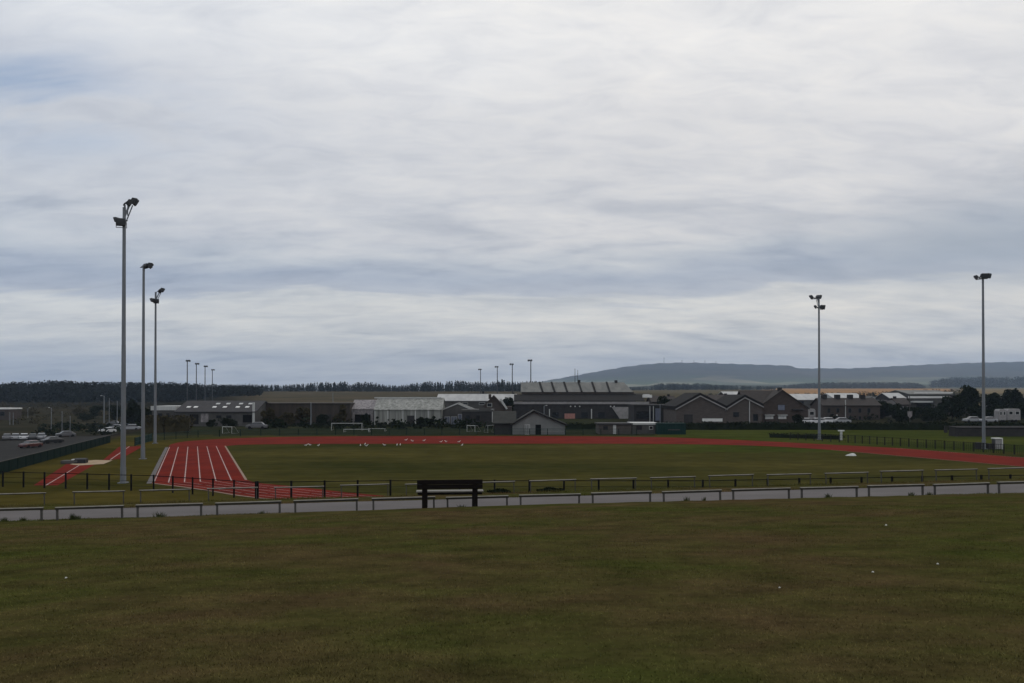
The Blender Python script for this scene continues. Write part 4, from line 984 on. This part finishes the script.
MB().box(b.x(945), b.x(947.6), 0, .5, 0, 1.2).build('body', M['dwall'], b.r, .03); MB().box(b.x(944.7), b.x(947.9), -.05, .55, 1.203, 1.3).build('cap', M['rib'], b.r)
X, Y = px(909.5, 170), 170; t = thing('notice_sign', 'small pale sign on a tall thin post in front of the dark trees', 'sign', (X, Y, 0))
MB().tube((0, 0, -.1), (0, 0, zz(394, Y)), .09, .07, 6).build('post', M['post'], t)
MB().prism_y([(-.52, 3.6), (.52, 3.6), (.45, 2.6), (0, 2.15), (-.45, 2.6)], -.16, -.10).build('panel', M['pink'], t)
# lamp columns
def lamp(label, u, ytop, ybase, r=.07, arm=1, Y=None, m='steel'):
    if Y is None: X, Y = hit(u, ybase, 80)
    X = px(u, Y); z = gz(X, Y); h = zz(ytop, Y) - z
    t = thing('street_lamp', label, 'street lamp', (X, Y, z), 0, 'street lamps'); MB().tube((0, 0, -.1), (0, 0, h), r * 1.3, r, 7).build('column', M[m], t)
    if arm: MB().tube((0, 0, h), (arm * .8, 0, h + .12), r * .7, r * .6, 6).build('arm', M[m], t); MB().box(arm * .7, arm * 1.4, -.12, .12, h + .05, h + .2).build('lantern', M['offw'], t, .03)
for lab, u, yt, yb, r, a in [('short pale column at the far left beyond the car park', 10, 412, 425, .09, 0), ('second short pale column right beside the far-left one', 13.4, 412.5, 425, .09, 0),
                             ('pale tall column beyond the middle of the car park', 51.5, 408, 432, .09, -.6), ('pale column over the road, right of the tallest there', 62.2, 411, 435, .08, 0),
                             ('faint thin column near the curve of the green fence', 70.3, 416, 437, .07, 0), ('pale column left of the nearest mast with a short arm', 104.2, 396, 423, .16, -1),
                             ('thin grey column between lamp and nearest mast', 109.3, 398, 424, .10, 0), ('grey column just left of the nearest mast', 117.3, 401, 424, .10, 0), ('thin pale column far over the rough grass', 28, 408, 418, .08, .6)]:
    lamp(lab, u, yt, yb, r, a)
lamp('tall thin pale column in front of the brown shed', 311, 402.5, 436, .10, 0, 172)
lamp('thin pale column beside the clubhouse roof', 544, 406, 432, .08, .5, 170)
lamp('thin grey column in front of the brown shed goal end', 333, 392.5, 425, .09, 0, 270)
lamp('thin column in front of the workshop', 660, 404, 424, .07, 0, 176)
# gulls
def gull(label, u, y, rot):
    X, Y = onfield(u, y); b = MB(); n = 8
    rings = [(-.24, .015, .20), (-.14, .06, .19), (0, .085, .185), (.11, .07, .205), (.15, .04, .26), (.17, .035, .31), (.20, .045, .34), (.235, .038, .345), (.265, .012, .335), (.31, .006, .33)]
    vs = []
    for (x, r, z) in rings:
        for i in range(n): an = 2 * math.pi * i / n; vs.append((x, math.cos(an) * r, z + math.sin(an) * r))
    fs = [(j * n + i, j * n + (i + 1) % n, (j + 1) * n + (i + 1) % n, (j + 1) * n + i) for j in range(len(rings) - 1) for i in range(n)] + [tuple(range(n)), tuple(range((len(rings) - 1) * n, len(rings) * n))]
    b.add(vs, fs); t = thing('gull', label, 'gull', (X, Y, .02), math.radians(rot), 'gulls standing on the far side of the field')
    b.build('body', M['gull'], t, smooth=True)
    w_ = MB()
    for s_ in (-1, 1): w_.add([(.09, s_ * .085, .22), (-.05, s_ * .098, .24), (-.30, s_ * .03, .19), (-.08, s_ * .09, .15), (-.05, s_ * .07, .18)], [(0, 1, 2, 3), (0, 1, 4), (1, 2, 4), (2, 3, 4), (3, 0, 4)])
    w_.build('wing', M['gullg'], t)
    MB().tube((0, -.03, 0), (0, -.03, .13), .008, .008, 5).tube((0, .03, 0), (0, .03, .13), .008, .008, 5).build('leg', M['post'], t)
    t.scale = (.95, .95, .95)
for i, (u, y, r) in enumerate([(306, 446.6, 10), (310, 446.2, 160), (318.5, 446.8, 60), (360.5, 446.8, 100), (365, 445.6, 80), (366.5, 447, 20), (384.5, 446.4, 170), (397, 446.4, 90), (400.3, 446.2, 95), (406, 441.2, 15), (412.5, 442.2, 170), (424, 441.8, 30), (441, 443, 0), (446, 442.8, 150), (459, 443, 15), (462, 446.6, 60)]):
    gull(f'white gull standing beyond the infield, {nth(i)} of the scattered flock', u, y, r)
# white scraps on the near lawn
for lab, u, y in [('white scrap on the near lawn at the left', 67, 580), ('white scrap near the centre right of the near lawn', 779, 591), ('white scrap on the lawn, middle of three at the right', 872, 574.5), ('white scrap on the lawn nearest the path, at the right', 885.5, 526), ('tiny pale scrap at the far right of the lawn', 937, 565)]:
    X, Y = hit(u, y, 3); s_ = 1.25 / F * Y
    vs = []; n = 7
    for j, (rr, zc) in enumerate(((1, 0), (.8, .5), (.35, .8))):
        for i in range(n): an = 2 * math.pi * i / n; k = random.uniform(.7, 1.25); vs.append((math.cos(an) * rr * s_ * k, math.sin(an) * rr * s_ * .7 * k, zc * s_ * random.uniform(.8, 1.2) + .008))
    fs = [(j * n + i, j * n + (i + 1) % n, (j + 1) * n + (i + 1) % n, (j + 1) * n + i) for j in range(2) for i in range(n)] + [tuple(range(2 * n, 3 * n))]
    o = MB().add(vs, fs).build('paper_scrap', M['litter']); o.location = (X, Y, gz(X, Y)); tag(o, lab, 'litter')
# car park asphalt beyond the fence
cp = [(X_, Y_) for X_, Y_ in [(-62, 100), (-74, 128), (-88, 176), (-106, 214), (-150, 214), (-132, 160), (-108, 105)]]
mb = MB(); nx_, ny_ = 14, 24; vs = []
for j in range(ny_ + 1):
    Yv = 100 + 92 * j / ny_
    for i in range(nx_ + 1):
        Xv = float(fence_x(Yv)) - 9 - 26 * i / nx_; vs.append((Xv, Yv, gz(Xv, Yv) + .09))
mb.add(vs, [(j * (nx_ + 1) + i, j * (nx_ + 1) + i + 1, (j + 1) * (nx_ + 1) + i + 1, (j + 1) * (nx_ + 1) + i) for j in range(ny_) for i in range(nx_)])
struct(mb.build('car_park', M['asph']))

# ------------------------------------------------------------------ haze
hz = bpy.data.materials.new('haze_air'); hz.use_nodes = True; nt = hz.node_tree
for n_ in list(nt.nodes):
    if n_.type != 'OUTPUT_MATERIAL': nt.nodes.remove(n_)
pv = nt.nodes.new('ShaderNodeVolumePrincipled'); pv.inputs['Color'].default_value = (.58, .75, 1.0, 1); pv.inputs['Density'].default_value = HAZE = 9.5e-5
nt.links.new(pv.outputs[0], nt.nodes['Material Output'].inputs['Volume'])
h = MB().box(-7300, 7300, -7300, 7300, -5, 330).build('haze', hz); tag(h, 'thin blue air haze between the field and the hill', 'haze', kind='stuff')

# ------------------------------------------------------------------ sky and light
SUN_EL, SUN_AZ = 48.0, 25.0       # degrees; azimuth to the right of straight ahead
def world():
    w = bpy.data.worlds.new('World'); sc.world = w; w.use_nodes = True; nt = w.node_tree; L = nt.links
    bg = nt.nodes['Background']; bg.inputs['Strength'].default_value = .1
    sky = nd(nt, 'ShaderNodeTexSky', sky_type='NISHITA'); sky.sun_disc = False; sky.sun_elevation = math.radians(SUN_EL); sky.sun_rotation = math.radians(SUN_AZ)
    tc = nd(nt, 'ShaderNodeTexCoord'); sp = nd(nt, 'ShaderNodeSeparateXYZ'); L.new(tc.outputs['Generated'], sp.inputs[0])
    def mth(op, a, b=None, c=None, clamp=False):
        n = nd(nt, 'ShaderNodeMath', operation=op); n.use_clamp = clamp
        for i, v in enumerate((a, b, c)):
            if v is None: continue
            if isinstance(v, (int, float)): n.inputs[i].default_value = v
            else: L.new(v, n.inputs[i])
        return n.outputs[0]
    x, y, z = sp.outputs
    hyp = mth('SQRT', mth('ADD', mth('MULTIPLY', x, x), mth('MULTIPLY', y, y)))
    el = mth('DIVIDE', z, mth('MAXIMUM', hyp, .001))                 # tangent of the elevation
    azm = mth('ARCTAN2', x, y)                                       # azimuth, right positive
    inv = mth('DIVIDE', 1.0, mth('ADD', mth('MAXIMUM', z, 0.0), .17))
    cb = nd(nt, 'ShaderNodeCombineXYZ'); L.new(mth('MULTIPLY', x, inv), cb.inputs[0]); L.new(mth('MULTIPLY', y, inv), cb.inputs[1])
    def noise(scale, detail, rough, st=(1, 1, 1), loc=(0, 0, 0), rot=0, dist=0.0):
        mp = nd(nt, 'ShaderNodeMapping'); mp.inputs['Scale'].default_value = st; mp.inputs['Location'].default_value = loc; mp.inputs['Rotation'].default_value = (0, 0, math.radians(rot))
        L.new(cb.outputs[0], mp.inputs['Vector']); n = nd(nt, 'ShaderNodeTexNoise'); n.inputs['Scale'].default_value = scale; n.inputs['Detail'].default_value = detail; n.inputs['Roughness'].default_value = rough; n.inputs['Distortion'].default_value = dist
        L.new(mp.outputs[0], n.inputs['Vector']); return n.outputs['Fac']
    def ramp(f, stops, mode='LINEAR'):
        r = nd(nt, 'ShaderNodeValToRGB'); r.color_ramp.interpolation = mode; e = r.color_ramp.elements
        while len(e) < len(stops): e.new(.5)
        for k, (p, c) in zip(e, stops): k.position = p; k.color = (*c, 1)
        L.new(f, r.inputs[0]); return r.outputs[0]
    def mix(f, a, b, mode='MIX'):
        m = nd(nt, 'ShaderNodeMix', data_type='RGBA', blend_type=mode)
        if isinstance(f, (int, float)): m.inputs[0].default_value = f
        else: L.new(f, m.inputs[0])
        L.new(a, m.inputs[6]); L.new(b, m.inputs[7]); return m.outputs[2]
    n1 = noise(.80, 8, .55, (.7, 1.5, 1), (3.1, 1.7, 0), -14, .35)
    n2 = noise(2.3, 8, .57, (.75, 1.6, 1), (8.3, 4.4, 0), -18, .5)
    n3 = noise(.45, 5, .5, (.8, 1, 1), (1.2, 9.3, 0), 20)
    # height of the cloud bands wobbles with the noise
    e2 = mth('ADD', el, mth('MULTIPLY', mth('SUBTRACT', n1, .5), mth('MULTIPLY_ADD', el, .55, .055)))
    e2 = mth('ADD', e2, mth('MULTIPLY', mth('SUBTRACT', n2, .5), .035))
    e2 = mth('ADD', e2, mth('MULTIPLY', azm, -.012))
    s = mth('MULTIPLY', e2, 1.6, None, True)
    k = lambda v: v * 1.6
    W = lambda r, g, b: (r, g, b)
    band = ramp(s, [(0.0, W(.43, .465, .53)), (k(.030), W(.48, .505, .555)), (k(.056), W(.58, .595, .62)), (k(.088), W(.72, .71, .69)), (k(.114), W(.71, .71, .70)), (k(.121), W(.50, .53, .595)),
                    (k(.148), W(.44, .485, .57)), (k(.178), W(.55, .58, .63)), (k(.215), W(.66, .665, .69)), (k(.33), W(.71, .715, .74)), (k(.42), W(.83, .83, .84)), (1.0, W(.83, .83, .84))])
    # streaks
    st = ramp(n2, [(.32, (.78, .805, .85)), (.45, (.95, .957, .972)), (.54, (1.02, 1.017, 1.012)), (.70, (1.12, 1.10, 1.07))])
    cal = nd(nt, 'ShaderNodeMapRange', interpolation_type='SMOOTHSTEP'); cal.inputs[1].default_value = .16; cal.inputs[2].default_value = .36; cal.inputs[3].default_value = 1.0; cal.inputs[4].default_value = .38; L.new(el, cal.inputs[0])
    band = mix(cal.outputs[0], band, st, 'MULTIPLY')
    n4 = noise(6.5, 6, .6, (.8, 1.5, 1), (2.3, 5.1, 0), -22, .6)
    band = mix(1.0, band, ramp(n4, [(.34, (.92, .927, .945)), (.5, (1, 1, 1)), (.66, (1.06, 1.05, 1.03))]), 'MULTIPLY')
    # greyer heavier cloud low on the right
    dr = mth('MULTIPLY', mth('SUBTRACT', azm, .54), 5.5); de = mth('MULTIPLY', mth('SUBTRACT', el, .155), 19)
    gsp = mth('EXPONENT', mth('MULTIPLY', mth('ADD', mth('MULTIPLY', dr, dr), mth('MULTIPLY', de, de)), -1.0))
    gsp = mth('MULTIPLY', gsp, mth('MULTIPLY_ADD', n1, 2.0, -.25), None, True)
    gd = nd(nt, 'ShaderNodeRGB'); gd.outputs[0].default_value = (.31, .36, .44, 1)
    band = mix(mth('MULTIPLY', gsp, .95), band, gd.outputs[0])
    big = ramp(n3, [(.35, (.94, .95, .965)), (.65, (1.06, 1.055, 1.05))]); band = mix(1.0, band, big, 'MULTIPLY')
    # left side is a little bluer and dimmer
    lf = nd(nt, 'ShaderNodeMapRange'); lf.inputs[1].default_value = .15; lf.inputs[2].default_value = -.65; L.new(azm, lf.inputs[0])
    lc = nd(nt, 'ShaderNodeRGB'); lc.outputs[0].default_value = (.88, .925, .985, 1)
    band = mix(lf.outputs[0], band, mix(1.0, band, lc.outputs[0], 'MULTIPLY'))
    ten = nd(nt, 'ShaderNodeRGB'); ten.outputs[0].default_value = (10.5, 10.35, 10.05, 1)
    cloud = mix(1.0, band, ten.outputs[0], 'MULTIPLY')
    # small openings of blue on the far left
    da = mth('MULTIPLY', mth('ADD', azm, .54), 7.0); db = mth('MULTIPLY', mth('SUBTRACT', el, .325), 17)
    hole = mth('EXPONENT', mth('MULTIPLY', mth('ADD', mth('MULTIPLY', da, da), mth('MULTIPLY', db, db)), -1.0))
    hole = mth('MULTIPLY', hole, mth('MULTIPLY_ADD', n2, 4.5, -1.55, True), None, True)
    fin = mix(mth('MULTIPLY', hole, .8), cloud, sky.outputs[0])
    fin = mix(.03, fin, sky.outputs[0])
    L.new(fin, bg.inputs['Color'])
world()
sl_ = bpy.data.lights.new('sun', 'SUN'); sl_.energy = .5; sl_.angle = math.radians(20); sl_.color = (1, .96, .90)
so = bpy.data.objects.new('sun', sl_); COL.objects.link(so)
d = Vector((math.sin(math.radians(SUN_AZ)) * math.cos(math.radians(SUN_EL)), math.cos(math.radians(SUN_AZ)) * math.cos(math.radians(SUN_EL)), math.sin(math.radians(SUN_EL))))
so.rotation_euler = d.to_track_quat('Z', 'Y').to_euler(); so.location = (0, 0, 60)

# ------------------------------------------------------------------ camera and output
cd = bpy.data.cameras.new('camera'); cd.lens = 28; cd.sensor_width = 36; PITCH = math.radians(0.5); cd.shift_y = (HOR - 341.5 - F * math.tan(PITCH)) / 1024; cd.clip_start = .1; cd.clip_end = 20000
co = bpy.data.objects.new('camera', cd); COL.objects.link(co); co.location = (0, 0, EYE); co.rotation_euler = (math.radians(90) + PITCH, 0, 0); sc.camera = co
vs_ = sc.view_settings; vs_.view_transform = 'Standard'; vs_.look = 'None'; vs_.exposure = 0; vs_.gamma = 1; vs_.use_curve_mapping = False
sc.cycles.max_bounces = 5; sc.cycles.diffuse_bounces = 3; sc.cycles.glossy_bounces = 2; sc.cycles.volume_bounces = 1; sc.cycles.transparent_max_bounces = 8
sc.cycles.use_denoising = True; sc.cycles.filter_width = 1.5
